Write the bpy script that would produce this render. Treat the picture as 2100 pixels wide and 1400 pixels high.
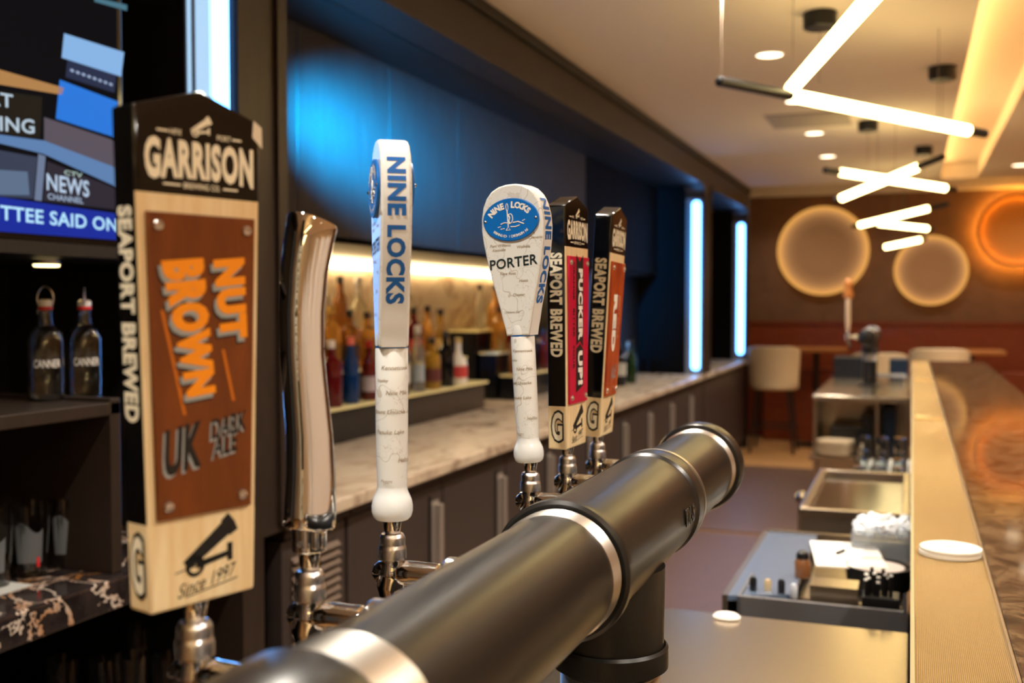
import bpy, bmesh, math, random
from mathutils import Vector, Matrix
random.seed(7)
pi = math.pi
for o in list(bpy.data.objects):
    bpy.data.objects.remove(o)
S = bpy.context.scene
C = S.collection

# ------------------------------------------------------------------ camera
CAM_H = 1.48
F_PX = 2150.0
PITCH = math.atan((700 - 622) / F_PX)
YAW = math.atan((1870 - 1050) / F_PX * math.cos(PITCH))
cd = bpy.data.cameras.new('camera')
cam = bpy.data.objects.new('camera', cd)
C.objects.link(cam)
cam.location = (0, 0, CAM_H)
cam.rotation_euler = (pi / 2 - PITCH, 0, YAW)
cd.sensor_width = 36
cd.lens = F_PX / 2100 * 36
cd.clip_start = 0.05
cd.dof.use_dof = True
cd.dof.focus_distance = 1.06
cd.dof.aperture_fstop = 5.2
S.camera = cam

# ------------------------------------------------------------------ world, exposure
w = bpy.data.worlds.new('world')
S.world = w
w.use_nodes = True
bg = w.node_tree.nodes['Background']
bg.inputs[0].default_value = (1.0, 0.84, 0.66, 1)
bg.inputs[1].default_value = 0.04
S.view_settings.view_transform = 'Standard'
S.view_settings.look = 'None'
S.view_settings.exposure = 0.12
S.view_settings.gamma = 1
S.view_settings.use_curve_mapping = False

DOWNLIGHT_W = 19.0       # each recessed ceiling lamp
WARM = (1.0, 0.92, 0.80)
TUBE_E = 12.0            # pendant tubes
BLUE_E = 9.0            # blue LED strips in the niche jambs
COVE_E = 26.0
SHELF_E = 22.0
RING_E = 1.6

# ------------------------------------------------------------------ measuring: a pixel of the photo on a known plane
_r = Vector((math.cos(YAW), math.sin(YAW), 0))
_f = Vector((-math.sin(YAW) * math.cos(PITCH), math.cos(YAW) * math.cos(PITCH), -math.sin(PITCH)))
_u = _r.cross(_f)
def ray(x, y): return (x - 1050) * _r + (700 - y) * _u + F_PX * _f
CP = Vector((0, 0, CAM_H))
def atX(x, y, X): d = ray(x, y); return CP + d * (X / d.x)
def atZ(x, y, Z): d = ray(x, y); return CP + d * ((Z - CAM_H) / d.z)
def atD(x, y, D): return CP + ray(x, y) * (D / F_PX)

# ------------------------------------------------------------------ mesh helpers
class MB:
    def __init__(s): s.v = []; s.f = []; s.m = []
    def add(s, vs, fs, mi=0, T=None):
        b = len(s.v)
        s.v += [tuple(T @ Vector(p)) for p in vs] if T else [tuple(p) for p in vs]
        s.f += [tuple(b + i for i in q) for q in fs]; s.m += [mi] * len(fs)
        return s
    def box(s, x0, x1, y0, y1, z0, z1, mi=0, T=None):
        v = [(x, y, z) for x in (x0, x1) for y in (y0, y1) for z in (z0, z1)]
        return s.add(v, [(0, 1, 3, 2), (4, 6, 7, 5), (0, 4, 5, 1), (2, 3, 7, 6), (0, 2, 6, 4), (1, 5, 7, 3)], mi, T)
    def lathe(s, prof, n=32, mi=0, T=None, cap=True):
        v = []; f = []
        for r, z in prof:
            v += [(r * math.cos(2 * pi * k / n), r * math.sin(2 * pi * k / n), z) for k in range(n)]
        for i in range(len(prof) - 1):
            for k in range(n):
                a = i * n + k; b = i * n + (k + 1) % n
                f.append((a, b, b + n, a + n))
        if cap:
            if prof[0][0] > 1e-6: f.append(tuple(range(n))[::-1])
            if prof[-1][0] > 1e-6: f.append(tuple((len(prof) - 1) * n + k for k in range(n)))
        return s.add(v, f, mi, T)
    def tube(s, path, r, n=10, mi=0, T=None, closed=False, cap=True):
        P = [Vector(p) for p in path]; m = len(P); v = []; f = []
        up = None
        for i, p in enumerate(P):
            if closed: t = P[(i + 1) % m] - P[i - 1]
            else: t = P[min(i + 1, m - 1)] - P[max(i - 1, 0)]
            t.normalize()
            if up is None: up = Vector((0, 0, 1)) if abs(t.z) < .9 else Vector((1, 0, 0))
            a = t.cross(up).normalized(); b = a.cross(t).normalized(); up = b
            rr = r[i] if isinstance(r, (list, tuple)) else r
            v += [p + a * (rr * math.cos(2 * pi * k / n)) + b * (rr * math.sin(2 * pi * k / n)) for k in range(n)]
        for i in range(m if closed else m - 1):
            for k in range(n):
                j = (i + 1) % m
                f.append((i * n + k, j * n + k, j * n + (k + 1) % n, i * n + (k + 1) % n))
        if cap and not closed:
            f.append(tuple(range(n))); f.append(tuple((m - 1) * n + k for k in range(n))[::-1])
        return s.add(v, f, mi, T)
    def loft(s, rings, mi=0, T=None, cap=True):
        n = len(rings[0]); v = [p for r in rings for p in r]; f = []
        for i in range(len(rings) - 1):
            for k in range(n):
                a = i * n + k; b = i * n + (k + 1) % n
                f.append((a, b, b + n, a + n))
        if cap: f.append(tuple(range(n))[::-1]); f.append(tuple((len(rings) - 1) * n + k for k in range(n)))
        return s.add(v, f, mi, T)
    def prism(s, out, x0, x1, mi=0, T=None):      # outline in (y, z), thickness along x
        return s.loft([[(x0, a, b) for a, b in out], [(x1, a, b) for a, b in out]], mi, T)
    def poly(s, out, x, mi=0, T=None):
        return s.add([(x, a, b) for a, b in out], [tuple(range(len(out)))], mi, T)
    def ring(s, R, r0, n=48, m=10, mi=0, T=None):   # torus in the local x-y plane
        return s.tube([(R * math.cos(2 * pi * k / n), R * math.sin(2 * pi * k / n), 0) for k in range(n)], r0, m, mi, T, closed=True)

def ROTX90(): return Matrix.Rotation(-pi / 2, 4, 'X')       # lathe axis z -> +y
def ROTY90(): return Matrix.Rotation(pi / 2, 4, 'Y')        # lathe axis z -> +x
def TR(x, y, z): return Matrix.Translation((x, y, z))

def obj(name, mb, mats, parent=None, smooth=35, bevel=0.0, seg=2, fixn=True):
    me = bpy.data.meshes.new(name)
    me.from_pydata(mb.v, [], mb.f)
    if not isinstance(mats, (list, tuple)): mats = [mats]
    for m in mats: me.materials.append(m)
    me.polygons.foreach_set('material_index', mb.m)
    if fixn:
        bm = bmesh.new(); bm.from_mesh(me)
        bmesh.ops.recalc_face_normals(bm, faces=bm.faces)
        bm.to_mesh(me); bm.free()
    if smooth:
        me.polygons.foreach_set('use_smooth', [True] * len(me.polygons))
        me.set_sharp_from_angle(angle=math.radians(smooth))
    me.update()
    o = bpy.data.objects.new(name, me); C.objects.link(o)
    if parent: o.parent = parent
    if bevel:
        b = o.modifiers.new('bevel', 'BEVEL'); b.width = bevel; b.segments = seg
        b.limit_method = 'ANGLE'; b.angle_limit = math.radians(40); b.harden_normals = False
    return o
def tag(o, label=None, cat=None, group=None, kind=None):
    if label: o['label'] = label
    if cat: o['category'] = cat
    if group: o['group'] = group
    if kind: o['kind'] = kind
    return o
def thing(name, label, cat, loc=(0, 0, 0), rz=0.0, group=None):
    o = bpy.data.objects.new(name, None); C.objects.link(o)
    o.location = loc; o.rotation_euler = (0, 0, rz); o.empty_display_size = .05
    return tag(o, label, cat, group)
def copy_tree(o, parent=None):
    c = o.copy(); C.objects.link(c); c.parent = parent
    for ch in list(o.children): copy_tree(ch, c)
    return c
def struct(name, mb, mat, parent=None, **k):
    o = obj(name, mb, mat, parent, **k)
    if not parent: o['kind'] = 'structure'
    return o

# ------------------------------------------------------------------ lettering: flat glyph meshes
_tx = {}
def glyphs(s, bold=0.0, shear=0.0, res=3):
    key = (s, bold, shear)
    if key in _tx: return _tx[key]
    cu = bpy.data.curves.new('t', 'FONT'); cu.body = s; cu.size = 1; cu.offset = bold; cu.shear = shear
    cu.resolution_u = res; cu.space_character = 1 + bold * 2.2
    ob = bpy.data.objects.new('t', cu); C.objects.link(ob)
    dg = bpy.context.evaluated_depsgraph_get()
    ev = ob.evaluated_get(dg); me = ev.to_mesh()
    vs = [(v.co.x, v.co.y) for v in me.vertices]; fs = [tuple(p.vertices) for p in me.polygons]
    ev.to_mesh_clear(); bpy.data.objects.remove(ob); bpy.data.curves.remove(cu)
    xs = [v[0] for v in vs]; ys = [v[1] for v in vs]
    x0, x1, y0, y1 = min(xs), max(xs), min(ys), max(ys)
    cx, cy, W, H = (x0 + x1) / 2, (y0 + y1) / 2, x1 - x0, y1 - y0
    vs = [((a - cx) / W, (b - cy) / H) for a, b in vs]
    _tx[key] = (vs, fs, W / H)
    return _tx[key]
def text(mb, s, w, h, o, ux, uy, mi=0, bold=0.0, shear=0.0, fn=None):
    """glyphs fitted to a box w x h centred on o, written along ux with letter tops towards uy; fn warps the box plane"""
    vs, fs, asp = glyphs(s, bold, shear)
    if not w: w = h * asp
    o, ux, uy = Vector(o), Vector(ux), Vector(uy)
    pts = []
    for a, b in vs:
        if fn: a, b = fn(a, b)
        pts.append(o + ux * (a * w) + uy * (b * h))
    return mb.add(pts, fs, mi)
def text_map(mb, s, w, h, fn, mi=0, bold=0.0, shear=0.0):
    vs, fs, asp = glyphs(s, bold, shear)
    if not w: w = h * asp
    return mb.add([fn(a * w, b * h) for a, b in vs], fs, mi)

# ------------------------------------------------------------------ materials
def lin(c):
    return tuple((x / 255 / 12.92) if x / 255 <= .04045 else ((x / 255 + .055) / 1.055) ** 2.4 for x in c) + (1,)
_mats = {}
def mat(name, col=(128, 128, 128), rough=.5, metal=0.0, spec=.5, trans=0.0, ior=1.45, emit=None, es=0.0, coat=0.0, alpha=1.0):
    if name in _mats: return _mats[name]
    m = bpy.data.materials.new(name); m.use_nodes = True; _mats[name] = m
    b = m.node_tree.nodes['Principled BSDF']
    b.inputs['Base Color'].default_value = lin(col); b.inputs['Roughness'].default_value = rough
    b.inputs['Metallic'].default_value = metal; b.inputs['Specular IOR Level'].default_value = spec
    b.inputs['Transmission Weight'].default_value = trans; b.inputs['IOR'].default_value = ior
    b.inputs['Coat Weight'].default_value = coat; b.inputs['Coat Roughness'].default_value = .08
    if emit:
        b.inputs['Emission Color'].default_value = tuple(emit) + (1,); b.inputs['Emission Strength'].default_value = es
    return m
class N:
    def __init__(s, m): s.t = m.node_tree; s.b = s.t.nodes['Principled BSDF']
    def n(s, ty, **k):
        x = s.t.nodes.new(ty)
        for a, v in k.items():
            if a.startswith('i_'):
                key = a[2:]; key = int(key) if key.isdigit() else key.replace('_', ' ')
                x.inputs[key].default_value = v
            else: setattr(x, a, v)
        return x
    def l(s, a, b): s.t.links.new(a, b)
    def coord(s, scale=(1, 1, 1), rot=(0, 0, 0), kind='Object'):
        c = s.n('ShaderNodeTexCoord'); m = s.n('ShaderNodeMapping')
        m.inputs['Scale'].default_value = scale; m.inputs['Rotation'].default_value = rot
        s.l(c.outputs[kind], m.inputs[0]); return m.outputs[0]
    def noise(s, vec, scale, detail=4, rough=.55, dist=0.0):
        x = s.n('ShaderNodeTexNoise'); x.inputs['Scale'].default_value = scale; x.inputs['Detail'].default_value = detail
        x.inputs['Roughness'].default_value = rough; x.inputs['Distortion'].default_value = dist
        s.l(vec, x.inputs['Vector']); return x.outputs['Fac']
    def ramp(s, fac, stops):
        r = s.n('ShaderNodeValToRGB'); e = r.color_ramp.elements
        while len(e) < len(stops): e.new(.5)
        for el, (p, c) in zip(e, stops): el.position = p; el.color = lin(c) if max(c) > 1 or len(c) == 3 else c
        s.l(fac, r.inputs[0]); return r.outputs[0]
    def mix(s, fac, a, b, mode='MIX'):
        x = s.n('ShaderNodeMix', data_type='RGBA', blend_type=mode)
        for sock, val in ((x.inputs[0], fac), (x.inputs[6], a), (x.inputs[7], b)):
            if isinstance(val, (int, float)): sock.default_value = val
            elif isinstance(val, tuple): sock.default_value = val
            else: s.l(val, sock)
        return x.outputs[2]
    def math(s, op, a, b=None):
        x = s.n('ShaderNodeMath', operation=op)
        for i, v in enumerate((a, b)):
            if v is None: continue
            if isinstance(v, (int, float)): x.inputs[i].default_value = v
            else: s.l(v, x.inputs[i])
        return x.outputs[0]
    def col(s, out): s.l(out, s.b.inputs['Base Color'])
    def rough(s, out): s.l(out, s.b.inputs['Roughness'])
    def bump(s, out, strength=.3, dist=.001):
        x = s.n('ShaderNodeBump'); x.inputs['Strength'].default_value = strength; x.inputs['Distance'].default_value = dist
        s.l(out, x.inputs['Height']); s.l(x.outputs[0], s.b.inputs['Normal'])

def emis(name, rgb, strength):
    m = mat(name, (20, 20, 20), .6, emit=rgb, es=strength); return m
def m_wood(name, c0, c1, scale=(18, 18, 1.2), rough=.5, k=6):
    m = mat(name, c0, rough); n = N(m); v = n.coord(scale)
    n.col(n.ramp(n.noise(v, k, 4, .6, .6), [(.3, c0), (.7, c1)])); return m
# ---- the palette
CHROME = mat('chrome', (225, 226, 228), .05, 1.0)
STEEL_DULL = mat('satin_nickel', (190, 190, 188), .28, 1.0)
KNURL = mat('knurled_chrome', (225, 225, 226), .16, 1.0)
_n = N(KNURL); _c = _n.n('ShaderNodeTexCoord')
_s = _n.n('ShaderNodeSeparateXYZ'); _n.l(_c.outputs['Object'], _s.inputs[0])
_a = _n.math('ARCTAN2', _s.outputs[1], _s.outputs[0])
_p = _n.math('SINE', _n.math('ADD', _n.math('MULTIPLY', _a, 44), _n.math('MULTIPLY', _s.outputs[2], 3400)))
_q = _n.math('SINE', _n.math('SUBTRACT', _n.math('MULTIPLY', _a, 44), _n.math('MULTIPLY', _s.outputs[2], 3400)))
_n.bump(_n.math('ADD', _p, _q), .4, .00010)
THREAD = mat('bare_thread', (205, 202, 195), .3, 1.0)
STEEL = mat('brushed_steel', (196, 182, 162), .3, 1.0)  # tan of the warm ceiling reflection put into the steel colour
_n = N(STEEL); _v = _n.coord((1.5, 60, 1.5)); _n.rough(_n.math('ADD', _n.math('MULTIPLY', _n.noise(_v, 8, 3), .08), .2))
STEEL_DARK = mat('dark_steel', (112, 110, 112), .45, .5)
PIPE = mat('black_pipe_paint', (26, 23, 20), .3, .0, .6)
_n = N(PIPE); _v = _n.coord((1, 1, 1)); _f1 = _n.noise(_v, 900, 2, .5)
_n.col(_n.ramp(_f1, [(.66, (22, 20, 17)), (.82, (84, 76, 64))]))
_n.rough(_n.math('ADD', _n.math('MULTIPLY', _n.noise(_v, 14, 4), .04), .31)); _n.bump(_n.noise(_v, 420, 2), .06, .0004)
GROOVE = mat('groove_dark', (10, 9, 8), .6)
BLACK_RUB = mat('black_plastic', (14, 14, 15), .4)
BLACK_GLOSS = mat('black_lacquer', (10, 10, 11), .12, spec=.6)
PINE = m_wood('pale_pine', (238, 222, 182), (222, 192, 142), (26, 26, 2.2), .42, 4)
CREAM = mat('cream_print', (240, 234, 210), .5)
INK = mat('black_ink', (18, 18, 16), .5)
GREYP = mat('grey_print', (150, 155, 155), .45)
ORANGE = mat('orange_print', (243, 148, 10), .45)
BROWN_PLATE = mat('brown_plate', (116, 54, 6), .35)
_n = N(BROWN_PLATE); _v = _n.coord((30, 30, 6)); _n.col(_n.ramp(_n.noise(_v, 3, 4), [(.3, (98, 46, 2)), (.7, (118, 58, 5))]))
PINK_PLATE = mat('crimson_plate', (196, 20, 62), .3)
RED_PLATE = mat('rust_red_plate', (168, 62, 18), .3)
_n = N(RED_PLATE); _v = _n.coord((20, 20, 9)); _n.col(_n.ramp(_n.noise(_v, 2, 3), [(.35, (146, 38, 12)), (.65, (188, 84, 26))]))
WHITE_PR = mat('white_print', (238, 236, 230), .5)
WHITE = mat('white_enamel', (228, 232, 234), .22, coat=.3)
MAPW = mat('map_printed_white', (228, 226, 218), .25, coat=.2)
_n = N(MAPW); _v = _n.coord((1, 1, 1))
_d1 = _n.math('ABSOLUTE', _n.math('SUBTRACT', _n.noise(_v, 22, 2, .5), .5))
_d2 = _n.math('ABSOLUTE', _n.math('SUBTRACT', _n.noise(_v, 31, 5, .6, .3), .47))
_l1 = _n.math('LESS_THAN', _d1, .0035); _l2 = _n.math('LESS_THAN', _d2, .0035)
_k = _n.math('MAXIMUM', _l1, _n.math('MULTIPLY', _l2, .8))
_st = _n.math('MULTIPLY', _n.math('GREATER_THAN', _n.noise(_v, 26, 4), .69), .25)
_n.col(_n.mix(_n.math('MAXIMUM', _n.math('MULTIPLY', _k, .42), _st), lin((226, 229, 228)), lin((150, 122, 90))))
MAPINK = mat('map_lettering', (150, 128, 100), .5)
BLUE_B = mat('blue_badge', (14, 108, 196), .35)
BLUE_T = mat('blue_print', (18, 96, 176), .4)
NAVY_T = mat('dark_green_print', (20, 38, 40), .5)
SCREW = mat('screw_metal', (205, 200, 195), .25, 1.0)
WALLW = m_wood('dark_stained_panel', (38, 29, 24), (48, 37, 30), (1.5, 14, 1.2), .42, 5)
WALLD = m_wood('near_black_panel', (20, 17, 16), (28, 23, 21), (1.5, 14, 1.2), .45, 5)
CABD = m_wood('cabinet_front_stain', (52, 44, 42), (62, 52, 48), (1.5, 10, 1.5), .4, 5)
PANEL_BACK = m_wood('back_panel_satin', (50, 45, 42), (60, 54, 50), (1.5, 9, 1.1), .6, 5)
_mats['back_panel_satin'].node_tree.nodes['Principled BSDF'].inputs['Specular IOR Level'].default_value = .2
PANEL_DARK = m_wood('black_end_panel', (9, 10, 12), (13, 13, 15), (1.5, 9, 1.1), .8, 5)
_mats['black_end_panel'].node_tree.nodes['Principled BSDF'].inputs['Specular IOR Level'].default_value = .1
CEIL = mat('ceiling_paint', (220, 208, 192), .9)
PLASTER = m_wood('brown_plaster', (104, 74, 50), (118, 84, 58), (2, 2, 2), .85, 3)
CREAMW = m_wood('cream_plaster', (236, 230, 218), (242, 236, 226), (2, 2, 2), .85, 3)
REDWOOD = m_wood('red_brown_wood', (112, 44, 12), (134, 58, 18), (2, 2, 20), .45, 4)
TABLEW = m_wood('table_oak', (150, 92, 40), (170, 110, 54), (2, 14, 2), .4, 4)
CARPET = m_wood('tan_floor', (150, 106, 58), (172, 126, 74), (9, 9, 9), .8, 6)
MATF = m_wood('dark_rubber_mat', (84, 60, 46), (98, 72, 56), (6, 6, 6), .42, 6)
MARBLE_L = mat('light_marble', (214, 204, 188), .18)
_n = N(MARBLE_L); _v = _n.coord((3, 1.6, 3)); _f1 = _n.noise(_v, 2.2, 8, .65, 1.2)
_n.col(_n.ramp(_f1, [(.34, (148, 126, 108)), (.46, (192, 172, 150)), (.56, (206, 188, 166)), (.7, (172, 150, 128))]))
MARBLE_D = mat('dark_gold_marble', (36, 30, 28), .1)
_n = N(MARBLE_D); _v = _n.coord((1, 1, 1))
_w = _n.noise(_v, 3.4, 6, .62, 2.0)
_e = _n.math('ABSOLUTE', _n.math('SUBTRACT', _w, .5))
_base = _n.ramp(_n.noise(_v, 9, 6, .7), [(.35, (22, 18, 18)), (.65, (58, 48, 46))])
_vein = _n.ramp(_n.noise(_v, 7, 3), [(.4, (206, 190, 176)), (.6, (182, 118, 52))])
_n.col(_n.mix(_n.math('MULTIPLY', _n.math('LESS_THAN', _e, .016), .85), _base, _vein))
BARTOP = mat('bar_top_marble', (60, 40, 26), .06, spec=.6)
_n = N(BARTOP); _v = _n.coord((1, 1, 1)); _w = _n.noise(_v, 11, 8, .7, 1.5)
_n.col(_n.ramp(_w, [(.32, (28, 20, 16)), (.48, (66, 48, 34)), (.56, (104, 82, 58)), (.63, (52, 38, 28))]))
BARMESH = mat('woven_bar_mat', (226, 190, 126), .32, .8)
_n = N(BARMESH); _c = _n.n('ShaderNodeTexCoord'); _s = _n.n('ShaderNodeSeparateXYZ'); _n.l(_c.outputs['Object'], _s.inputs[0])
_p = _n.math('SINE', _n.math('MULTIPLY', _n.math('ADD', _s.outputs[0], _s.outputs[1]), 1500))
_q = _n.math('SINE', _n.math('MULTIPLY', _n.math('SUBTRACT', _s.outputs[0], _s.outputs[1]), 1500))
_g = _n.math('MULTIPLY', _p, _q)
_n.bump(_g, .8, .0012); _n.col(_n.ramp(_g, [(.2, (150, 122, 76)), (.7, (240, 204, 138))]))
GLASS = mat('clear_glass', (245, 248, 248), .02, trans=1.0, ior=1.45)
GLASS_F = mat('glass_shelf', (206, 226, 196), .06, trans=.6, ior=1.45)
LABELW = mat('paper_label', (226, 222, 214), .6)
CHAIR_L = mat('cream_leather', (208, 186, 150), .5)
CHAIR_D = mat('dark_chair_leg', (22, 16, 13), .4)
PAPER = mat('white_paper', (236, 230, 222), .8)
PLASTIC_C = mat('clear_plastic', (225, 235, 245), .12, trans=.75, ior=1.3)
TUBE_M = emis('pendant_tube_glow', (1.0, .76, .32), TUBE_E)
BLUE_M = emis('blue_led_glow', (.12, .40, 1.0), BLUE_E)
BLUE_P = emis('panel_led_glow', (.02, .30, 1.0), 20.0)
COVE_M = emis('cove_led_glow', (1.0, .58, .20), COVE_E)
SHELF_M = emis('shelf_led_glow', (1.0, .70, .34), SHELF_E)
RING_M = emis('ring_led_glow', (1.0, .52, .13), RING_E)
DOWN_M = emis('downlight_lens', (1.0, .78, .52), 5.0)

# ================================================================== the room
XF = -1.56            # face of the back bar wall
ZC = 2.64             # ceiling
ZT = 2.42             # top of the niches
YE = 10.87            # far end of the back bar wall
YW = 11.95            # far wall
mb = MB().box(-3.0, 6.0, -4.0, YW, -.05, 0)
struct('floor', mb, CARPET, smooth=0)
for k, (a, b) in enumerate(((.3, 3.3), (3.36, 6.72), (6.79, 9.6))):
    o = obj('floor_mat', MB().box(-1.50, -.47, a, b, 0.0, .012), MATF, None, smooth=0, bevel=.003)
    tag(o, ['dark rubber floor mat behind the bar nearest the beer tower', 'dark rubber floor mat midway along the aisle behind the bar', 'dark rubber floor mat at the far end of the aisle by the tan floor'][k], 'floor mat', 'floor mats behind the bar')

# ceiling: main field, cove channel, right field, raised far field
cl = struct('ceiling', MB().box(-3.0, .23, -4.0, 10.62, ZC, ZC + .02), CEIL, smooth=0)
obj('right_field', MB().box(.55, 6.0, -4.0, 10.62, ZC, ZC + .05), CEIL, cl, smooth=0)
obj('cove_top', MB().box(.08, .59, -4.0, 10.62, ZC + .13, ZC + .17), CEIL, cl, smooth=0)
obj('cove_side', MB().box(.08, .11, -4.0, 10.62, ZC + .02, ZC + .13).box(.55, .59, -4.0, 10.62, ZC + .05, ZC + .13), CEIL, cl, smooth=0)
obj('far_field', MB().box(-3.0, 6.0, 10.66, YW + .1, 2.82, 2.86).box(-3.0, 6.0, 10.62, 10.66, ZC, 2.86), CEIL, cl, smooth=0)
o = obj('cove_light', MB().box(.125, .15, -3.8, 10.4, ZC + .025, ZC + .05), COVE_M, None, smooth=0)
tag(o, 'warm light strip in the long ceiling cove above the bar', 'cove light')
struct('wall_far', MB().box(-3.0, 6.0, YW, YW + .1, 0, 2.9), PLASTER, smooth=0)
struct('trim_1', MB().box(-3.0, 6.0, YW - .05, YW, 2.66, 2.80).box(-3.0, 6.0, YW - .07, YW, 2.68, 2.71), CEIL, smooth=0)
pan = struct('trim_2', MB().box(-3.0, 6.0, YW - .03, YW, 0, 1.26), REDWOOD, smooth=0)
obj('cap_rail', MB().box(-3.0, 6.0, YW - .05, YW, 1.26, 1.285), REDWOOD, pan, smooth=0)
struct('wall_right', MB().box(5.9, 6.0, -4.0, YW, 0, 2.9), CREAMW, smooth=0)
struct('wall_back', MB().box(-3.0, 6.0, -4.1, -4.0, 0, 2.9), CREAMW, smooth=0)

# ------------------------------------------------------------------ back bar wall with three round-cornered niches
def rrect(y0, y1, z0, z1, rt, rb, n=8):
    pts = []
    for cy, cz, r, a0 in ((y1 - rb, z0 + rb, rb, -pi / 2), (y1 - rt, z1 - rt, rt, 0), (y0 + rt, z1 - rt, rt, pi / 2), (y0 + rb, z0 + rb, rb, pi)):
        for k in range(n + 1):
            a = a0 + k / n * pi / 2
            pts.append((cy + r * math.cos(a), cz + r * math.sin(a)))
    return pts
def outer(pts, Y0, Y1, Z0, Z1, hole):
    y0, y1, z0, z1 = hole; n = len(pts) // 4; res = []
    q = [(Y1, Z0), (Y1, Z1), (Y0, Z1), (Y0, Z0)]
    for i in range(4):
        cy, cz = q[i]
        for k in range(n):
            p = pts[i * n + k]; t = k / (n - 1)
            if i % 2 == 0:   # from bottom/top edge to side edge
                yy, zz = (p[0], cz) if t < .5 else ((cy, cz) if t == .5 else (cy, p[1]))
            else:
                yy, zz = (cy, p[1]) if t < .5 else ((cy, cz) if t == .5 else (p[0], cz))
            res.append((yy, zz))
    return res
wl = None
NICHES = [((-.9, 2.18, .12, ZT), (-1.2, 2.288, 0, ZC), .13, .02), ((2.395, 8.40, .885, ZT), (2.288, 8.53, .874, ZC), .13, .02), ((8.66, 10.755, .885, ZT), (8.53, YE, .874, ZC), .13, .02)]
for k, (h, cell, rt, rb) in enumerate(NICHES):
    p = rrect(*h, rt, rb); q = outer(p, cell[0], cell[1], cell[2], cell[3], h); n = len(p)
    m = MB()
    v = [(XF, *a) for a in q] + [(XF, *a) for a in p] + [(XF - .145, *a) for a in p]
    f = []
    for j in range(n):
        i2 = (j + 1) % n
        f += [(j, i2, n + i2, n + j), (n + j, n + i2, 2 * n + i2, 2 * n + j)]
    m.add(v, f)
    # outer casing returns
    nm = ['wall_left', 'facing', 'facing'][k]
    if k == 0: wl = struct('wall_left', m, WALLW, smooth=30)
    else: obj('facing', m, WALLW, wl, smooth=30)
    # raised casing band round the niche
    def off(pts, d, c):
        out = []
        for (a, b) in pts:
            va, vb = a - c[0], b - c[1]
            out.append((a + math.copysign(d, va), b + math.copysign(d, vb)))
        return out
    c = ((h[0] + h[1]) / 2, (h[2] + h[3]) / 2)
    pin = p; pout = rrect(h[0] - .042, h[1] + .042, h[2] - .0 , h[3] + .042, rt + .042, rb)
    cas = MB()
    vv = [(XF, *a) for a in pout] + [(XF + .012, *a) for a in pout] + [(XF + .012, *a) for a in pin] + [(XF, *a) for a in pin]
    ff = []
    for j in range(n):
        i2 = (j + 1) % n
        for t in range(3): ff.append((t * n + j, t * n + i2, (t + 1) * n + i2, (t + 1) * n + j))
    cas.add(vv, ff)
    obj('casing', cas, WALLW, wl, smooth=30)
obj('end_return', MB().box(-2.7, XF, YE - .002, YE + .03, 0, ZC), WALLD, wl, smooth=0)
obj('top_rail', MB().box(XF - .01, XF + .02, -1.2, YE, ZC - .045, ZC), WALLD, wl, smooth=0, bevel=.004)
# linings of the niches
obj('niche_soffit', MB().box(-2.0, XF - .14, 2.3, YE, ZT, ZT + .02), WALLD, wl, smooth=0)
for a, b in ((2.30, 2.394), (8.40, 8.50), (10.756, 10.85)):
    obj('niche_side', MB().box(-2.66, XF - .14, a, b, 0.0, 2.44), PANEL_DARK, wl, smooth=0)
obj('niche_side', MB().box(-2.4, XF - .14, 2.182, 2.22, 0.0, 2.44), WALLD, wl, smooth=0)
NB = 9
for k in range(NB):        # upper back panel, boarded
    a = 2.394 + (8.40 - 2.394) * k / NB; b = 2.394 + (8.40 - 2.394) * (k + 1) / NB
    obj('back_board', MB().box(-1.965, -1.94, a + .002, b - .002, 1.70, ZT), PANEL_BACK if k < 6 else PANEL_DARK, wl, smooth=0, bevel=.002)
obj('valance_underside', MB().box(-2.66, -1.94, 2.394, 8.40, 1.70, 1.72), WALLW, wl, smooth=0)
obj('valance_filler', MB().box(-2.66, -1.966, 2.394, 8.40, 1.72, 2.40), WALLD, wl, smooth=0)
obj('backsplash', MB().box(-2.66, -2.62, 2.394, 6.75, .91, 1.70), MARBLE_L, wl, smooth=0)
obj('dark_lower_panel', MB().box(-2.14, -2.10, 6.75, 8.40, .91, 1.70).box(-2.66, -2.10, 6.75, 6.79, .91, 1.70), WALLD, wl, smooth=0)
obj('end_niche_back', MB().box(-2.0, -1.96, 8.50, 10.756, .91, 2.42), WALLD, wl, smooth=0)
obj('near_niche_back', MB().box(-2.4, -2.36, -1.2, 2.19, 0, 2.44), WALLD, wl, smooth=0)
obj('near_niche_top', MB().box(-2.4, XF - .14, -1.2, 2.19, ZT, 2.44), WALLD, wl, smooth=0)

# LED strips standing in the jambs
_last_led = None
def led(y, z0, z1, label, side=-1, d=.004, x0=-1.655, x1=-1.585, gl=None):
    out = rrect(-(x1 - x0) / 2, (x1 - x0) / 2, z0, z1, .03, .03, 6)
    T = TR((x0 + x1) / 2, y, 0) @ Matrix.Rotation(pi / 2, 4, 'Z')
    global _last_led
    t = _last_led = thing('led_strip', label, 'led light', (0, 0, 0), 0, 'blue led strips of the back bar niches')
    obj('channel', MB().box(XF - .143, XF - .012, min(y, y + side * d), max(y, y + side * d), z0 - .06, z1 + .02), mat('led_channel', (120, 128, 140), .45), t, smooth=0)
    obj('diffuser', MB().prism(out, -.003, .003, T=TR((x0 + x1) / 2, y + side * (d + .003), 0) @ Matrix.Rotation(pi / 2, 4, 'Z')), gl or BLUE_M, t, smooth=0)
led(2.18, .95, 2.29, 'wide blue white led strip beside the television', x0=-1.618, x1=-1.572)
obj('soft_lens', MB().box(-1.69, -1.622, 2.168, 2.174, .95, 2.27), mat('soft_led_lens', (190, 210, 230), .4, emit=(.42, .70, 1.0), es=.85), _last_led, smooth=0)  # lit channel wall imitated by an emissive sheet, no second lamp
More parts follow.
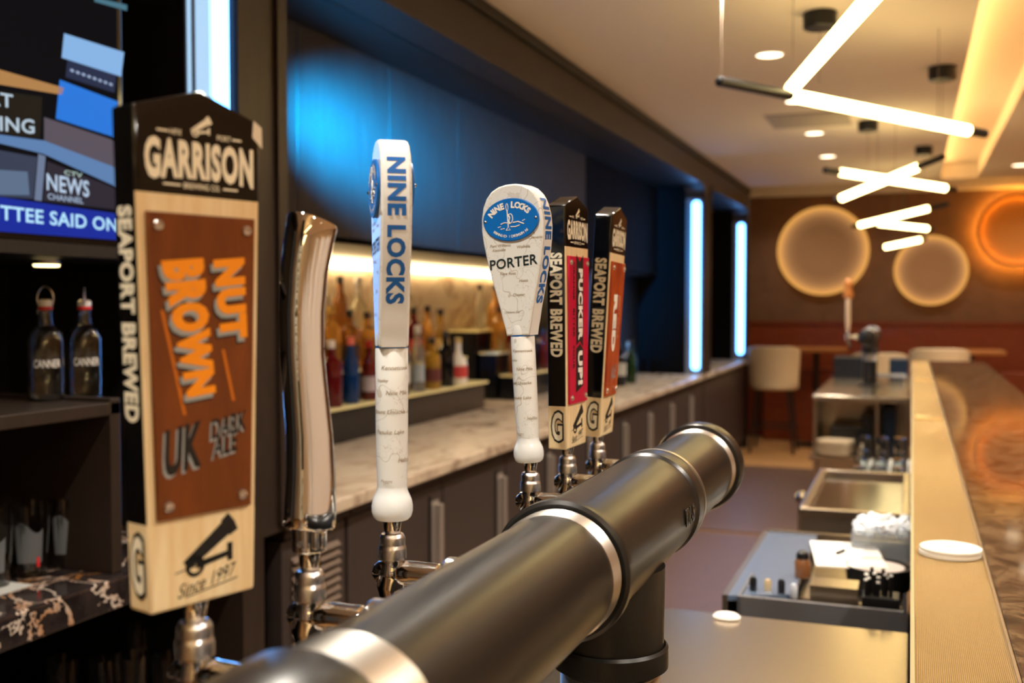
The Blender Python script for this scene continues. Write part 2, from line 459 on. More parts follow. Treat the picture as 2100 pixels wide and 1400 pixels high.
obj('lens_rib', MB().box(-1.672, -1.664, 2.162, 2.168, .95, 2.27), mat('led_channel'), _last_led, smooth=0)
led(8.40, .945, 2.30, 'tall blue white led strip at the far end of the long bottle niche')
led(10.755, .965, 2.29, 'farthest blue white led strip in the small end niche')
led(2.395, 1.95, 2.34, 'blue led strip lighting the upper panel behind the pillar', side=1, x0=-1.70, x1=-1.64, gl=BLUE_P)
_l = bpy.data.lights.new('panel_wash', 'AREA'); _l.shape = 'RECTANGLE'; _l.size = .05; _l.size_y = .22; _l.energy = 46; _l.color = (.0, .36, 1.0); _l.spread = math.radians(28)
_lo = bpy.data.objects.new('panel_wash', _l); C.objects.link(_lo); _lo.location = (-1.67, 2.412, 2.13)
_lo.rotation_euler = (Vector((-1.94, 3.62, 2.07)) - _lo.location).to_track_quat('-Z', 'Y').to_euler()
_lo.parent = _last_led

# warm strip under the valance
o = obj('shelf_light', MB().box(-2.618, -2.59, 2.45, 6.7, 1.655, 1.69), SHELF_M, None, smooth=0)
tag(o, 'warm light strip over the pale marble backsplash behind the bottles', 'strip light')

# ------------------------------------------------------------------ back counter and cabinets
o = obj('back_counter', MB().box(-2.62, -1.545, 2.394, 8.42, .872, .91), MARBLE_L, None, smooth=0, bevel=.004)
tag(o, 'long pale veined marble counter under the bottle niche', 'counter')
o = obj('end_counter', MB().box(-1.96, -1.545, 8.53, 10.80, .872, .91), MARBLE_L, None, smooth=0, bevel=.004)
tag(o, 'short marble sill of the small end niche', 'counter')
def cabinet(y0, y1, label, louver=False, hand=True):
    t = thing('base_cabinet', label, 'cabinet', (-1.60, (y0 + y1) / 2, 0), 0, 'base cabinets under the back counter')
    wd = (y1 - y0) / 2
    obj('carcass', MB().box(-.40, -.03, -wd + .001, wd - .001, .012, .871), WALLD, t, smooth=0)
    obj('top_rail', MB().box(-.03, .035, -wd + .001, wd - .001, .845, .871), WALLW, t, smooth=0, bevel=.002)
    obj('plinth', MB().box(-.03, .0, -wd + .001, wd - .001, .012, .10), WALLD, t, smooth=0)
    d = obj('door', MB().box(-.029, .02, -wd + .006, wd - .006, .105, .835), CABD, t, smooth=0, bevel=.003)
    if louver:
        g = MB()
        for s0, s1 in ((-wd + .05, -.012), (.012, wd - .05)):
            o1 = obj('louvre_frame', MB().box(.020, .0205, s0, s1, .16, .78), GROOVE, d, smooth=0)
            z = .165
            while z < .77:
                obj('slat', MB().add([(.021, s0, z), (.021, s1, z), (.034, s1, z + .006), (.034, s0, z + .006), (.021, s1, z + .019), (.021, s0, z + .019)],
                    [(0, 1, 2, 3), (3, 2, 4, 5), (0, 3, 5), (1, 4, 2)]), mat('bronze_slat', (92, 72, 58), .5), d, smooth=0); z += .026
    elif hand:
        hy = wd - .07
        obj('door_handle', MB().box(.021, .024, hy - .03, hy + .03, .42, .78).box(.024, .045, hy - .004, hy + .026, .43, .765), mat('handle_nickel', (176, 166, 158), .35, .6), d, smooth=0, bevel=.002)
        obj('pull_recess', MB().box(.0205, .0235, hy - .05, hy - .03, .41, .80), GROOVE, d, smooth=0)
cabinet(2.395, 2.745, 'louvred vent cabinet with slanted slats next to the pillar', True)
ys = [2.75, 3.44, 4.07, 4.70, 5.36, 6.07, 6.70, 7.36, 8.05]
nmz = ['first', 'second', 'third', 'fourth', 'fifth', 'sixth', 'seventh', 'eighth']
for k in range(8):
    cabinet(ys[k], ys[k + 1], 'dark wooden base cabinet, %s from the louvred one' % nmz[k])
cabinet(8.06, 8.50, 'narrow dark base cabinet below the far led strip', hand=False)
cabinet(8.54, 10.78, 'wide dark base cabinet under the small end niche', hand=False)

# ------------------------------------------------------------------ near niche: counter, shelf box, television
o = obj('glassware_counter', MB().box(-2.30, -1.535, -.85, 2.175, .845, .91), MARBLE_D, None, smooth=0, bevel=.006)
tag(o, 'dark marble counter with white and gold veins below the television', 'counter')
sb = thing('open_shelf_unit', 'dark wooden open shelf box holding swing-top bottles above the dark marble counter', 'shelf', (-1.9, 1.2, .911))
obj('side_panel', MB().box(-.34, .335, .545, .575, .0, .37), WALLW, sb, smooth=0, bevel=.002)
obj('shelf_board', MB().box(-.34, .335, -1.2, .575, .335, .362), WALLW, sb, smooth=0, bevel=.002)
obj('top_board', MB().box(-.34, .30, -1.2, .96, .665, .69), WALLD, sb, smooth=0)
obj('back_panel', MB().box(-.36, -.341, -1.2, .96, 0, .69), WALLD, sb, smooth=0)
obj('end_panel', MB().box(-.34, .30, .93, .96, 0, .664), WALLD, sb, smooth=0)
o = thing('puck_light', 'small warm puck light above the swing-top bottles', 'puck light', (-1.80, 1.815, 1.562))
obj('lens', MB().lathe([(.026, 0), (.028, .004)], 20), emis('puck_glow', (1.0, .72, .30), 7.0), o)
obj('bezel', MB().lathe([(.030, .004), (.032, .004), (.032, .013), (.02, .014)], 20), STEEL_DULL, o)
o = obj('under_counter_shelf', MB().box(-2.30, -1.585, -.85, 2.175, .44, .462), WALLD, None, smooth=0)
tag(o, 'black lower shelf under the dark marble counter carrying stored glasses', 'shelf')

tv = thing('television', 'wall television showing a news programme with a blue caption bar', 'television', (-1.62, 1.2, 1.60))
def TVP(x, y): p = atX(x, y, -1.604); return (p.y - 1.2, p.z - 1.60)
obj('housing', MB().box(-.04, .012, -.62, .645, .0, .76), BLACK_GLOSS, tv, smooth=0, bevel=.004)
obj('screen', MB().box(.0122, .0135, -.61, .628, .018, .75), mat('screen_dark', (3, 3, 3), .3, spec=.0, emit=(.006, .005, .006), es=1.0), tv, smooth=0)
def scr(pts, rgb, st=1.0, lift=.0140, name='screen_image'):
    m = mat('screen_%d_%d_%d_%d' % (rgb[0] * 999, rgb[1] * 999, rgb[2] * 999, st * 10), (2, 2, 2), .4, spec=.1, emit=rgb, es=st)
    obj(name, MB().poly([TVP(*p) for p in pts], lift), m, tv, smooth=0, fixn=False)
def stxt(s, x0, y0, x1, y1, h, rgb, lift=.0146, bold=.02):
    a, b = TVP(x0, y0), TVP(x1, y1)
    m = mat('screen_text_%d_%d' % (rgb[0] * 99, rgb[2] * 99), (5, 5, 5), .4, emit=rgb, es=1.0)
    ux = Vector((0, b[0] - a[0], b[1] - a[1])); L = ux.length; ux.normalize()
    mbt = MB(); text(mbt, s, L, h, (lift, (a[0] + b[0]) / 2, (a[1] + b[1]) / 2), ux, (0, 0, 1), bold=bold)
    obj('screen_lettering', mbt, m, tv, smooth=0, fixn=False)
scr([(-60, 395), (242, 438), (242, 492), (-60, 470)], (.006, .022, .30))
stxt('COMMITTEE SAID ON', -150, 418, 241, 462, .028, (.42, .74, .95))
scr([(133, 68), (256, 107), (250, 157), (128, 118)], (.22, .42, .72))
scr([(140, 122), (240, 154), (236, 190), (136, 158)], (.012, .022, .06))
stxt('........', 145, 143, 232, 174, .006, (.3, .4, .6))
scr([(124, 163), (243, 208), (239, 282), (116, 243)], (.015, .17, .66))
scr([(-60, 125), (133, 180), (128, 194), (-60, 163)], (.40, .20, .07))
scr([(-60, 178), (88, 198), (84, 284), (-60, 268)], (.008, .007, .006), lift=.0143)
stxt('AT', -30, 198, 28, 208, .026, (.40, .52, .62))
stxt('LISTENING', -150, 238, 72, 260, .028, (.40, .52, .62))
scr([(-40, 270), (92, 288), (243, 345), (243, 384), (90, 315), (-40, 284)], (.10, .20, .40))
scr([(92, 240), (243, 290), (243, 345), (92, 288)], (.09, .075, .10))
scr([(80, 315), (95, 320), (87, 412), (72, 410)], (.14, .18, .28), lift=.0142)
scr([(-40, 300), (78, 322), (70, 408), (-40, 400)], (.035, .045, .08), lift=.0141)
scr([(-40, 345), (58, 352), (62, 400), (-40, 398)], (.10, .15, .24), lift=.0143)
scr([(98, 330), (243, 388), (243, 430), (90, 412)], (.022, .018, .03), lift=.0142)
stxt('NEWS', 97, 372, 184, 388, .034, (.42, .55, .72))
stxt('CTV', 133, 353, 170, 360, .010, (.36, .5, .45))
stxt('CHANNEL', 99, 402, 172, 412, .012, (.30, .40, .55))
scr([(195, -6), (262, 10), (262, 22), (195, 3)], (.06, .16, .22))
# ================================================================== taps, tower (the near subject)
ZB = 1.268                       # centre height of the faucet bonnets
XT = -.413                       # line of the faucets
YT = [.531, .664, .796, 1.144, 1.285, 1.425]
PX, PZ, PR = -.278, 1.2505, .0530

def tower(name, label, y0, base_z, full=True):
    """straight beer tower: black threaded pipe on a tee; origin on the counter below the tee"""
    t = thing(name, label, 'beer tower', (PX, y0, base_z))
    z = PZ - base_z
    R = PR; rh0 = R + .0045
    def cyl(pr, T, nn=64): return MB().lathe(pr, nn, T=T)
    Ty = TR(0, 0, z) @ ROTX90()
    def thread(a, b, r):
        pr = []; k = int((b - a) / .0032)
        for i in range(k):
            s = a + (b - a) * i / k; d = (b - a) / k
            pr += [(r - .0012, s), (r + .0006, s + d * .5)]
        return pr + [(r - .0012, b)]
    obj('pipe', cyl([(R, -.515), (R, -.181)], Ty), PIPE, t)
    obj('pipe', cyl([(R, .216), (R, .425)], Ty), PIPE, t)
    obj('thread', cyl(thread(-.181, -.158, R + .0012), Ty), THREAD, t)
    obj('thread', cyl(thread(.190, .216, R + .0012), Ty), THREAD, t)
    obj('thread_ring', cyl([(R, .1905), (rh0 + .0022, .191), (rh0 + .0022, .1985), (R, .199)], Ty), THREAD, t)
    obj('thread', cyl(thread(.425, .446, R + .0012), Ty), THREAD, t)
    obj('thread', cyl(thread(-.562, -.515, R + .0012), Ty), THREAD, t)
    rh = R + .0045
    tee = obj('tee_fitting', cyl([(R, -.160), (rh + .001, -.162), (rh + .0042, -.160), (rh + .0045, -.150), (rh + .001, -.143), (rh, -.14), (rh, .150), (rh + .0028, .154), (rh + .0028, .182), (rh, .190), (R, .191)], Ty, 72), PIPE, t, smooth=30)
    obj('branch', MB().lathe([(rh - .003, z - .03), (rh - .004, .10 + z - .2105), (rh - .002, z - .108), (rh + .0005, z - .111), (rh + .0005, z - .130), (R - .002, z - .133)], 64), PIPE, tee, smooth=30)
    # seam groove on top of the tee and cast mark on its flank
    a = math.radians(118)
    g = MB().box(-.0009, .0009, -.075, .125, -.0006, .0006, T=TR((rh) * math.cos(a), 0, z + rh * math.sin(a)) @ Matrix.Rotation(-(a - pi / 2), 4, 'Y'))
    obj('seam', g, GROOVE, tee, smooth=0)
    if full:
        m1 = MB()
        def onp(s, v):
            an = math.radians(2) + v / rh
            return ((rh + .0007) * math.cos(an), s + .108, z + (rh + .0007) * math.sin(an))
        text_map(m1, '021-S', .044, .019, onp, bold=.03)
        mo = obj('cast_mark', m1, mat('cast_black', (16, 15, 14), .18), tee, smooth=0)
        so = mo.modifiers.new('solid', 'SOLIDIFY'); so.thickness = .0012; so.offset = 1
    obj('end_cap', cyl([(R - .002, .444), (R + .007, .445), (R + .0085, .449), (R + .0085, .478), (R + .006, .489), (R - .006, .494), (0, .495)], Ty), PIPE, t, smooth=30)
    obj('end_cap', cyl([(0, -.625), (R - .006, -.624), (R + .004, -.618), (R + .0072, -.606), (R + .0072, -.566), (R + .005, -.560), (R - .001, -.559)], Ty), PIPE, t, smooth=30)
    obj('stem_thread', MB().lathe([(r, zz + z - .186) for r, zz in [(q[0] - .0035, q[1]) for q in thread(0, .052, R)]], 64), THREAD, t)
    obj('stem', MB().lathe([(R - .004, .012), (R - .004, z - .186)], 48), PIPE, t)
    obj('base_flange', MB().lathe([(.085, 0), (.085, .010), (.06, .018), (R - .003, .022)], 48), PIPE, t, smooth=30)
    return t
tower('beer_tower', 'black steel pipe beer tower on a tee fitting with silver thread bands, nearest the camera', 1.005, .862)
tower('beer_tower', 'far black beer tower standing on the distant steel counter', 8.02, .882, False)

def arc_pts(fn, n): return [fn(i / (n - 1)) for i in range(n)]
def make_faucet(label, y):
    t = thing('beer_faucet', label, 'faucet', (XT, y, ZB), 0, 'chrome beer faucets on the tower')
    obj('ferrule', MB().lathe([(.0060, .0150), (.0064, .0155), (.0086, .0285), (.0086, .030)], 24), CHROME, t)
    obj('collar', MB().lathe([(.0070, .0160), (.0092, .0155), (.0108, .0128), (.0110, .0122), (.0110, .0062), (.0104, .0058)], 40), KNURL, t, smooth=25)
    obj('bonnet', MB().lathe([(.0096, .0066), (.0108, .0062), (.0120, .0034), (.0122, .0028), (.0122, -.0058), (.0112, -.0064)], 40), KNURL, t, smooth=25)
    b = MB()
    b.lathe([(.0100, -.006), (.0098, -.010), (.0108, -.0135), (.0122, -.018), (.0108, -.025), (.0092, -.030)], 32)
    b.lathe([(0, -.0175), (.006, -.0165), (.0096, -.0125), (.0104, -.006), (.0098, .004), (.0094, .010)], 24, T=TR(0, 0, -.0185) @ ROTY90())
    b.lathe([(.0094, .008), (.0104, .012), (.0106, .020), (.0104, .0435), (.0088, .0455), (.0085, .05), (.0085, .085)], 28, T=TR(0, 0, -.0175) @ ROTY90())
    obj('body', b, CHROME, t)
    sp = [(.000, 0, -.020), (-.002, 0, -.030), (.000, 0, -.040), (.006, 0, -.052), (.014, 0, -.064), (.018, 0, -.078), (.019, 0, -.098)]
    obj('spout', MB().tube(sp, [.0125, .0116, .0104, .0094, .0086, .0080, .0076], 20), CHROME, t)
    nut = obj('coupling_nut', MB().lathe([(.0100, 0), (.0160, .0006), (.0172, .003), (.0172, .019), (.0155, .0215), (.0100, .022)], 40), KNURL, t, smooth=25)
    nut.location = (.0500, 0, -.0175); nut.rotation_euler = (0, pi / 2, 0)
    obj('shank_flange', MB().lathe([(.0105, 0), (.020, .0005), (.020, .006), (.012, .010)], 32, T=TR(.0745, 0, -.0175) @ ROTY90()), CHROME, t, smooth=25)
    return t
fl = ['chrome beer faucet under the nut brown ale handle', 'chrome beer faucet under the curved chrome handle', 'chrome beer faucet under the white paddle seen edge-on',
      'chrome beer faucet under the white porter paddle', 'chrome beer faucet under the crimson fronted handle', 'chrome beer faucet under the rust red handle']
for k in range(6): make_faucet(fl[k], YT[k])

# ------------------------------------------------------------------ pine board handles
BH = .320; WT, WB, TH = .0455, .0375, .0125     # height, half widths top / bottom, half thickness
ZS = BH - .0145
def halfw(z): return WB + (WT - WB) * min(z, ZS) / ZS
def board(label, y, yaw, plate_mat, zoff=.028):
    t = thing('tap_handle', label, 'tap handle', (XT, y, ZB + zoff), yaw, 'pine board tap handles')
    lv = [0, .0545, .2545, ZS]
    v = []; f = []; mi = []
    for s in (-1, 1):
        for z in lv: v += [(s * TH, -halfw(z), z), (s * TH, halfw(z), z)]
        v.append((s * TH, 0, BH))
    def i(s, k, r): return (0 if s < 0 else 9) + 2 * k + r
    for k in range(3):
        for s in (-1, 1): f.append((i(s, k, 0), i(s, k, 1), i(s, k + 1, 1), i(s, k + 1, 0))); mi.append(1 if k == 2 else 0)
        for r in (0, 1): f.append((i(-1, k, r), i(1, k, r), i(1, k + 1, r), i(-1, k + 1, r))); mi.append(0 if k == 0 else 1)
    for s in (-1, 1): f.append((i(s, 3, 0), i(s, 3, 1), (8 if s < 0 else 17))); mi.append(1)
    for r in (0, 1): f.append((i(-1, 3, r), i(1, 3, r), 17, 8)); mi.append(1)
    f.append((i(-1, 0, 0), i(1, 0, 0), i(1, 0, 1), i(-1, 0, 1))); mi.append(0)
    m = MB(); m.v = v; m.f = f; m.m = mi
    obj('board', m, [PINE, BLACK_GLOSS], t, smooth=40, bevel=.0022, seg=3)
    z0, z1 = .0565, .2430
    w0, w1 = halfw(z0) - .0055, halfw(z1) - .0055
    pl = obj('face_plate', MB().prism([(-w0, z0), (w0, z0), (w1, z1), (-w1, z1)], TH, TH + .0030), plate_mat, t, smooth=30, bevel=.0006)
    for a, b in ((-w0 + .007, z0 + .008), (w0 - .007, z0 + .008), (-w1 + .007, z1 - .008), (w1 - .007, z1 - .008)):
        sc = obj('screw', MB().lathe([(.0036, 0), (.0036, .0008), (.0028, .0020), (.0014, .0023), (.0012, .0016), (0, .0016)], 16, T=TR(TH + .0030, a, b) @ ROTY90()), SCREW, pl)
    x = TH + .0004
    # top crest: cannon, name, rules
    m = MB()
    def arch(a, b): return (a, b * (1 + .22 * (2 * a) ** 2) if b < 0 else b)
    text(m, 'GARRISON', .077, .0235, (x, .0005, .2765), (0, 1, 0), (0, 0, 1), bold=.045, fn=arch)
    obj('name_lettering', m, CREAM, t, smooth=0, fixn=False)
    m = MB()
    text(m, 'BREWING CO.', .026, .0036, (x, .001, .2605), (0, 1, 0), (0, 0, 1), bold=.015)
    obj('small_lettering', m, CREAM, t, smooth=0, fixn=False); m = MB()
    text(m, 'HFX', .008, .0034, (x, -.017, .2925), (0, 1, 0), (0, 0, 1), bold=.015)
    obj('small_lettering', m, CREAM, t, smooth=0, fixn=False); m = MB()
    text(m, 'PORT', .010, .0034, (x, .017, .2925), (0, 1, 0), (0, 0, 1), bold=.015)
    obj('small_lettering', m, CREAM, t, smooth=0, fixn=False)
    for a, b, z in ((-.030, -.022, .2925), (.023, .030, .2925), (-.026, -.014, .2605), (.016, .027, .2605)):
        obj('rule', MB().poly([(a, z - .0006), (b, z - .0006), (b, z + .0006), (a, z + .0006)], x), CREAM, t, smooth=0, fixn=False)
    m = MB(); cannon(m, x, .0005, .2985, .016, .0)
    obj('cannon_emblem', m, CREAM, t, smooth=0, fixn=False)
    m = MB(); cannon(m, x, .004, .0365, .042, .0)
    obj('cannon_emblem', m, INK, t, smooth=0, fixn=False); m = MB()
    text(m, 'Since 1997', .043, .0085, (x, .002, .0135), Vector((0, .985, .17)), (0, -.0, 1), shear=.35)
    for a, b, z, dz in ((-.021, .016, .0215, .006), (-.014, .024, .0055, .005)):
        obj('rule', MB().poly([(a, z), (b, z + dz), (b, z + dz + .0007), (a, z + .0007)], x), INK, t, smooth=0, fixn=False)
    obj('script_lettering', m, INK, t, smooth=0, fixn=False)
    # narrow edges: SEAPORT BREWED and the initial
    for s in (-1, 1):
        def edge(a, b, s=s):     # a runs down, b across
            z = .1815 - a; yy = (halfw(z) + .0004) * s
            return (b if s < 0 else -b, yy, z)
        m = MB(); text_map(m, 'SEAPORT BREWED', .130, .0165, edge, bold=.045)
        obj('edge_lettering', m, CREAM, t, smooth=0, fixn=False)
        m = MB()
        def edge2(a, b, s=s, k=.0003):
            z = .029 + b; yy = (halfw(z) + k) * s
            return (a if s < 0 else -a, yy, z)
        text_map(m, 'G', .0175, .042, edge2, bold=.085)
        obj('initial_outline', m, INK, t, smooth=0, fixn=False)
        m = MB(); text_map(m, 'G', .0135, .036, lambda a, b: edge2(a, b, s, .0006), bold=.03)
        obj('initial', m, CREAM, t, smooth=0, fixn=False)
    return t, pl
def cannon(m, x, cy, cz, L, tilt):
    """small cannon silhouette: barrel, muzzle, carriage, wheel"""
    k = L / .042; ca, sa = math.cos(math.radians(32)), math.sin(math.radians(32))
    def R(a, b): return (cy + k * (a * ca - b * sa), cz + k * (a * sa + b * ca))
    m.poly([R(-.021, .003), R(.014, .0055), R(.014, -.0045), R(-.020, -.004)], x)
    m.poly([R(.0135, .0068), R(.0205, .0075), R(.0215, 0), R(.0205, -.0062), R(.0135, -.0055)], x)
    m.poly([(cy - .010 * k, cz - .010 * k), (cy + .013 * k, cz - .007 * k), (cy + .013 * k, cz - .0105 * k), (cy - .010 * k, cz - .0145 * k)], x)
    m.poly([(cy + .0125 * k, cz - .002 * k), (cy + .0165 * k, cz - .002 * k), (cy + .0165 * k, cz - .0135 * k), (cy + .0125 * k, cz - .0135 * k)], x)
    n = 16; ro, ri = .0068 * k, .0042 * k; c0 = (cy - .011 * k, cz - .0125 * k)
    vs = [(x, c0[0] + r * math.cos(2 * pi * i / n), c0[1] + r * math.sin(2 * pi * i / n)) for r in (ro, ri) for i in range(n)]
    m.add(vs, [(i, (i + 1) % n, n + (i + 1) % n, n + i) for i in range(n)])

def lean(t, y, deg):
    v = Vector((XT, y, 0)).normalized()
    t.rotation_euler = (Matrix.Rotation(math.radians(deg), 3, v) @ t.rotation_euler.to_matrix()).to_euler()
# 1  nut brown ale, nearest
t, pl = board('pine tap handle with brown plate lettered NUT BROWN, largest and nearest', YT[0], math.radians(-17.3), BROWN_PLATE, .0295)
t.scale = (.88, 1, .97)
xp = TH + .0034
def layered(lines, mats, parent, shift):
    for k, (mt, d) in enumerate(zip(mats, shift)):
        m = MB()
        for (s, w, h, c, ux, uy, bold, sh) in lines:
            text(m, s, w, h, (xp + .0003 * k, c[0] + d[0], c[1] + d[1]), ux, uy, bold=bold, fn=(lambda a, b, q=sh: (a, b * (1 - q * a))))
        obj('lettering', m, mt, parent, smooth=0, fixn=False)
dn = Vector((0, .22, -.975)); rt = Vector((0, .985, .10))
nut = [('NUT', .051, .0222, (.0185, .1905), Vector((0, .07, -1)), rt, .07, .16), ('BROWN', .084, .0258, (-.0100, .1725), Vector((0, .15, -1)), rt, .07, .36)]
layered(nut, [INK, GREYP, ORANGE], pl, [(-.0022, -.0034), (-.0013, -.0022), (.0006, .0006)])
m = MB()
for a, z0, L in ((-.0305, .184, .066), (.0118, .159, .034)):
    p0 = Vector((0, a, z0)); p1 = p0 + dn * L
    m.add([(xp, p0.y, p0.z), (xp, p0.y + .0022, p0.z), (xp, p1.y + .0022, p1.z), (xp, p1.y, p1.z)], [(0, 1, 2, 3)])
obj('stripe', m, mat('dull_orange', (196, 106, 12), .45), pl, smooth=0, fixn=False)
sl = Vector((0, .985, .17)); up = Vector((0, .05, 1))
uk = [('UK', .026, .029, (-.0165, .0985), sl, up, .035, 0), ('DARK', .026, .0125, (.0165, .1105), sl, up, .01, 0), ('ALE', .018, .0135, (.0135, .0985), sl, up, .01, 0)]
layered(uk, [GREYP, INK], pl, [(-.0010, -.0012), (.0004, .0006)])
m = MB().poly([(.0385, .296), (.0462, .2895), (.0458, .303), (.0395, .307)], TH + .0005)
obj('paint_chip', m, mat('chipped_pale', (226, 216, 196), .6), t, smooth=0, fixn=False)
# 5  crimson, 6  rust red
t, pl = board('pine tap handle with crimson plate lettered PUCKER UP!', YT[4], math.radians(-2), PINK_PLATE, .0285)
m = MB()
m.poly([(-.012, .246), (.0, .236), (.014, .246), (.014, .128), (.001, .136), (-.012, .130)], xp)
m.poly([(-.012, .126), (.003, .132), (.015, .124), (.015, .078), (-.012, .070)], xp)
obj('ribbon', m, INK, pl, smooth=0, fixn=False)
m = MB()
text(m, 'PUCKER', .092, .0165, (xp + .0004, .003, .182), (0, 0, -1), (0, 1, 0), bold=.06)
text(m, 'UP!', .044, .0175, (xp + .0004, .003, .101), (0, .03, -1), (0, 1, 0), bold=.06)
obj('lettering', m, WHITE_PR, pl, smooth=0, fixn=False)
m = MB(); text(m, 'ORANGE   BITTER   SOUR', .135, .0065, (xp, -.021, .168), (0, 0, -1), (0, 1, 0), bold=.02)
obj('small_lettering', m, INK, pl, smooth=0, fixn=False)
t, pl = board('pine tap handle with rust red plate lettered RED, farthest on the near tower', YT[5], math.radians(2), RED_PLATE, .0275)
lean(t, YT[5], 3.4)
m = MB(); text(m, 'RED', .080, .021, (xp, -.009, .158), (0, .02, -1), (0, 1, 0), bold=.07)
obj('lettering', m, WHITE_PR, pl, smooth=0, fixn=False)
m = MB(); text(m, 'IRISH STYLE', .060, .013, (xp, .014, .166), (0, .02, -1), (0, 1, 0), bold=.0)
obj('small_lettering', m, mat('pale_red_print', (214, 140, 112), .5), pl, smooth=0, fixn=False)
m = MB(); text(m, 'ALE', .028, .018, (xp, .004, .089), (0, 1, .12), (0, 0, 1), bold=.0)
obj('small_lettering', m, GREYP, pl, smooth=0, fixn=False)

# ------------------------------------------------------------------ white paddles
HOUT = [(.0146, .1755), (.0158, .183), (.0185, .193), (.0215, .207), (.0262, .225), (.0312, .245), (.0355, .264), (.0388, .284), (.0402, .299), (.0396, .312), (.0368, .325), (.0320, .335), (.0250, .3425), (.0160, .347), (.0060, .349)]
PT = .0128
def paddle(label, y, yaw, name_text, base):
    t = thing('tap_handle', label, 'tap handle', (XT, y, ZB), yaw, 'white paddle tap handles')
    out = HOUT + [(-a, b) for a, b in HOUT[::-1]]
    obj('paddle_head', MB().prism(out, -PT, PT), [MAPW], t, smooth=40, bevel=.0022, seg=3)
    # blank white rim over the narrow edge of the head
    L = [0]
    for i in range(1, len(HOUT)): L.append(L[-1] + math.dist(HOUT[i], HOUT[i - 1]))
    def along(s):
        s = max(0, min(L[-1] - 1e-6, s))
        for i in range(1, len(L)):
            if s <= L[i]:
                k = (s - L[i - 1]) / (L[i] - L[i - 1]); a, b = HOUT[i - 1], HOUT[i]
                return (a[0] + (b[0] - a[0]) * k, a[1] + (b[1] - a[1]) * k), ((b[1] - a[1]), -(b[0] - a[0]))
    for s in (-1, 1):
        vs = []; fs = []; nn = 40
        for i in range(nn + 1):
            (a, b), (na, nb) = along(L[-1] * i / nn); q = math.hypot(na, nb); a += na / q * .0003; b += nb / q * .0003
            vs += [(-PT + .0024, s * a, b), (PT - .0024, s * a, b)]
            if i: fs.append((2 * i - 2, 2 * i - 1, 2 * i + 1, 2 * i))
        obj('edge_band', MB().add(vs, fs), WHITE, t, smooth=60)
        m = MB()
        def em(a, b, s=s):
            (p, q), (na, nb) = along(.098 - a); h = math.hypot(na, nb); p += na / h * .0007; q += nb / h * .0007
            return (b if s < 0 else -b, s * p, q)
        text_map(m, 'NINE LOCKS', .122, .0155, em, bold=.045)
        obj('edge_lettering', m, BLUE_T, t, smooth=0, fixn=False)
    obj('shaft', MB().lathe([(.0128, .048), (.0128, .060), (.0136, .085), (.0139, .13), (.0139, .1735), (.0132, .1745)], 40), MAPW, t)
    obj('blue_ring', MB().lathe([(.0132, .1742), (.0136, .1746), (.0136, .1762), (.013, .1766)], 40), BLUE_T, t)
    obj('neck', MB().lathe([(.0140, .1764), (.0142, .180), (.0132, .187), (.010, .193)], 40), WHITE, t)
    obj('foot_knob', MB().lathe([(.0088, .0275), (.0140, .0280), (.0164, .0305), (.0176, .0350), (.0176, .0400), (.0166, .0450), (.0148, .0490), (.0132, .0530), (.0128, .056)], 40), WHITE, t)
    # place names running round the shaft
    for sx, z, s in ((.2, .158, 'Kennetcook'), (-.9, .147, 'Stanley'), (.3, .137, 'Nine Mile'), (-.45, .121, 'Mount Uniacke'), (-.3, .104, 'Panuke Lake'), (-.6, .062, 'Peggys'), (.95, .080, 'Halifax')):
        if 1:
            m = MB()
            def cm(a, b): an = base + sx * .8 + a / .0141; return (.0142 * math.cos(an), .0142 * math.sin(an), z + b)
            text_map(m, s, None, .0036, cm, shear=.25)
            obj('place_name', m, MAPINK, t, smooth=0, fixn=False)
    for s in (1, -1):
        F = TR(s * PT, 0, .3085) @ (Matrix.Rotation(pi, 4, 'Z') if s < 0 else Matrix.Identity(4))
        pts = [(.0362 * math.cos(2 * pi * k / 48), .0245 * math.sin(2 * pi * k / 48)) for k in range(48)]
        bd = obj('badge', MB().prism(pts, 0, .0026, T=F), BLUE_B, t, smooth=40, bevel=.0008)
        m = MB(); X = .0030
        def put(ch, ang, rx, ry, h, top, bold):
            p = Vector((X, rx * math.cos(ang), ry * math.sin(ang)))
            tg = Vector((0, -rx * math.sin(ang), ry * math.cos(ang))).normalized() * (-1 if top else 1)
            nr = Vector((0, -tg.z, tg.y))
            text(m, ch, None, h, F @ p, F.to_3x3() @ tg, F.to_3x3() @ nr, bold=bold)
        for ch, a in zip('NINE', (151, 138.5, 126, 111)): put(ch, math.radians(a), .0275, .0168, .0075, True, .05)
        for ch, a in zip('LOCKS', (81, 68, 55, 43, 31)): put(ch, math.radians(a), .0275, .0168, .0075, True, .05)
        sm = 'BREWING CO. | DARTMOUTH, NS'
        for k, ch in enumerate(sm):
            if ch != ' ': put(ch, math.radians(222 + (318 - 222) * k / (len(sm) - 1)), .0285, .0190, .0030 if ch not in '.,' else .0008, False, .02)
        def stroke(pp, wd=.0006):
            m.tube([F @ Vector((X - .0002, a, b)) for a, b in pp], wd, 6)
        stroke([(-.0035 + .0014 * math.cos(q), .0145 + .0042 * math.sin(q)) for q in [2 * pi * k / 10 for k in range(11)]], .0005)
        stroke([(-.0035, .0105), (-.0030, -.0080)], .0007); stroke([(-.0060, -.0118), (-.0030, -.0080), (-.0005, -.0118), (-.0060, -.0118)], .0005)
        stroke([(-.0022, .0060), (.0012, .0065), (.0030, .0040), (.0032, .0), (.0015, -.0035), (-.0018, -.0050)], .0006)
        stroke([(-.0022, .0055), (-.0005, .0020), (-.0020, -.0015), (-.0006, -.0048)], .0009)
        stroke([(-.0125, -.0045), (-.008, -.0030), (-.004, -.0035)], .0006); stroke([(.0035, -.0035), (.010, -.0030), (.0175, -.0060)], .0007)
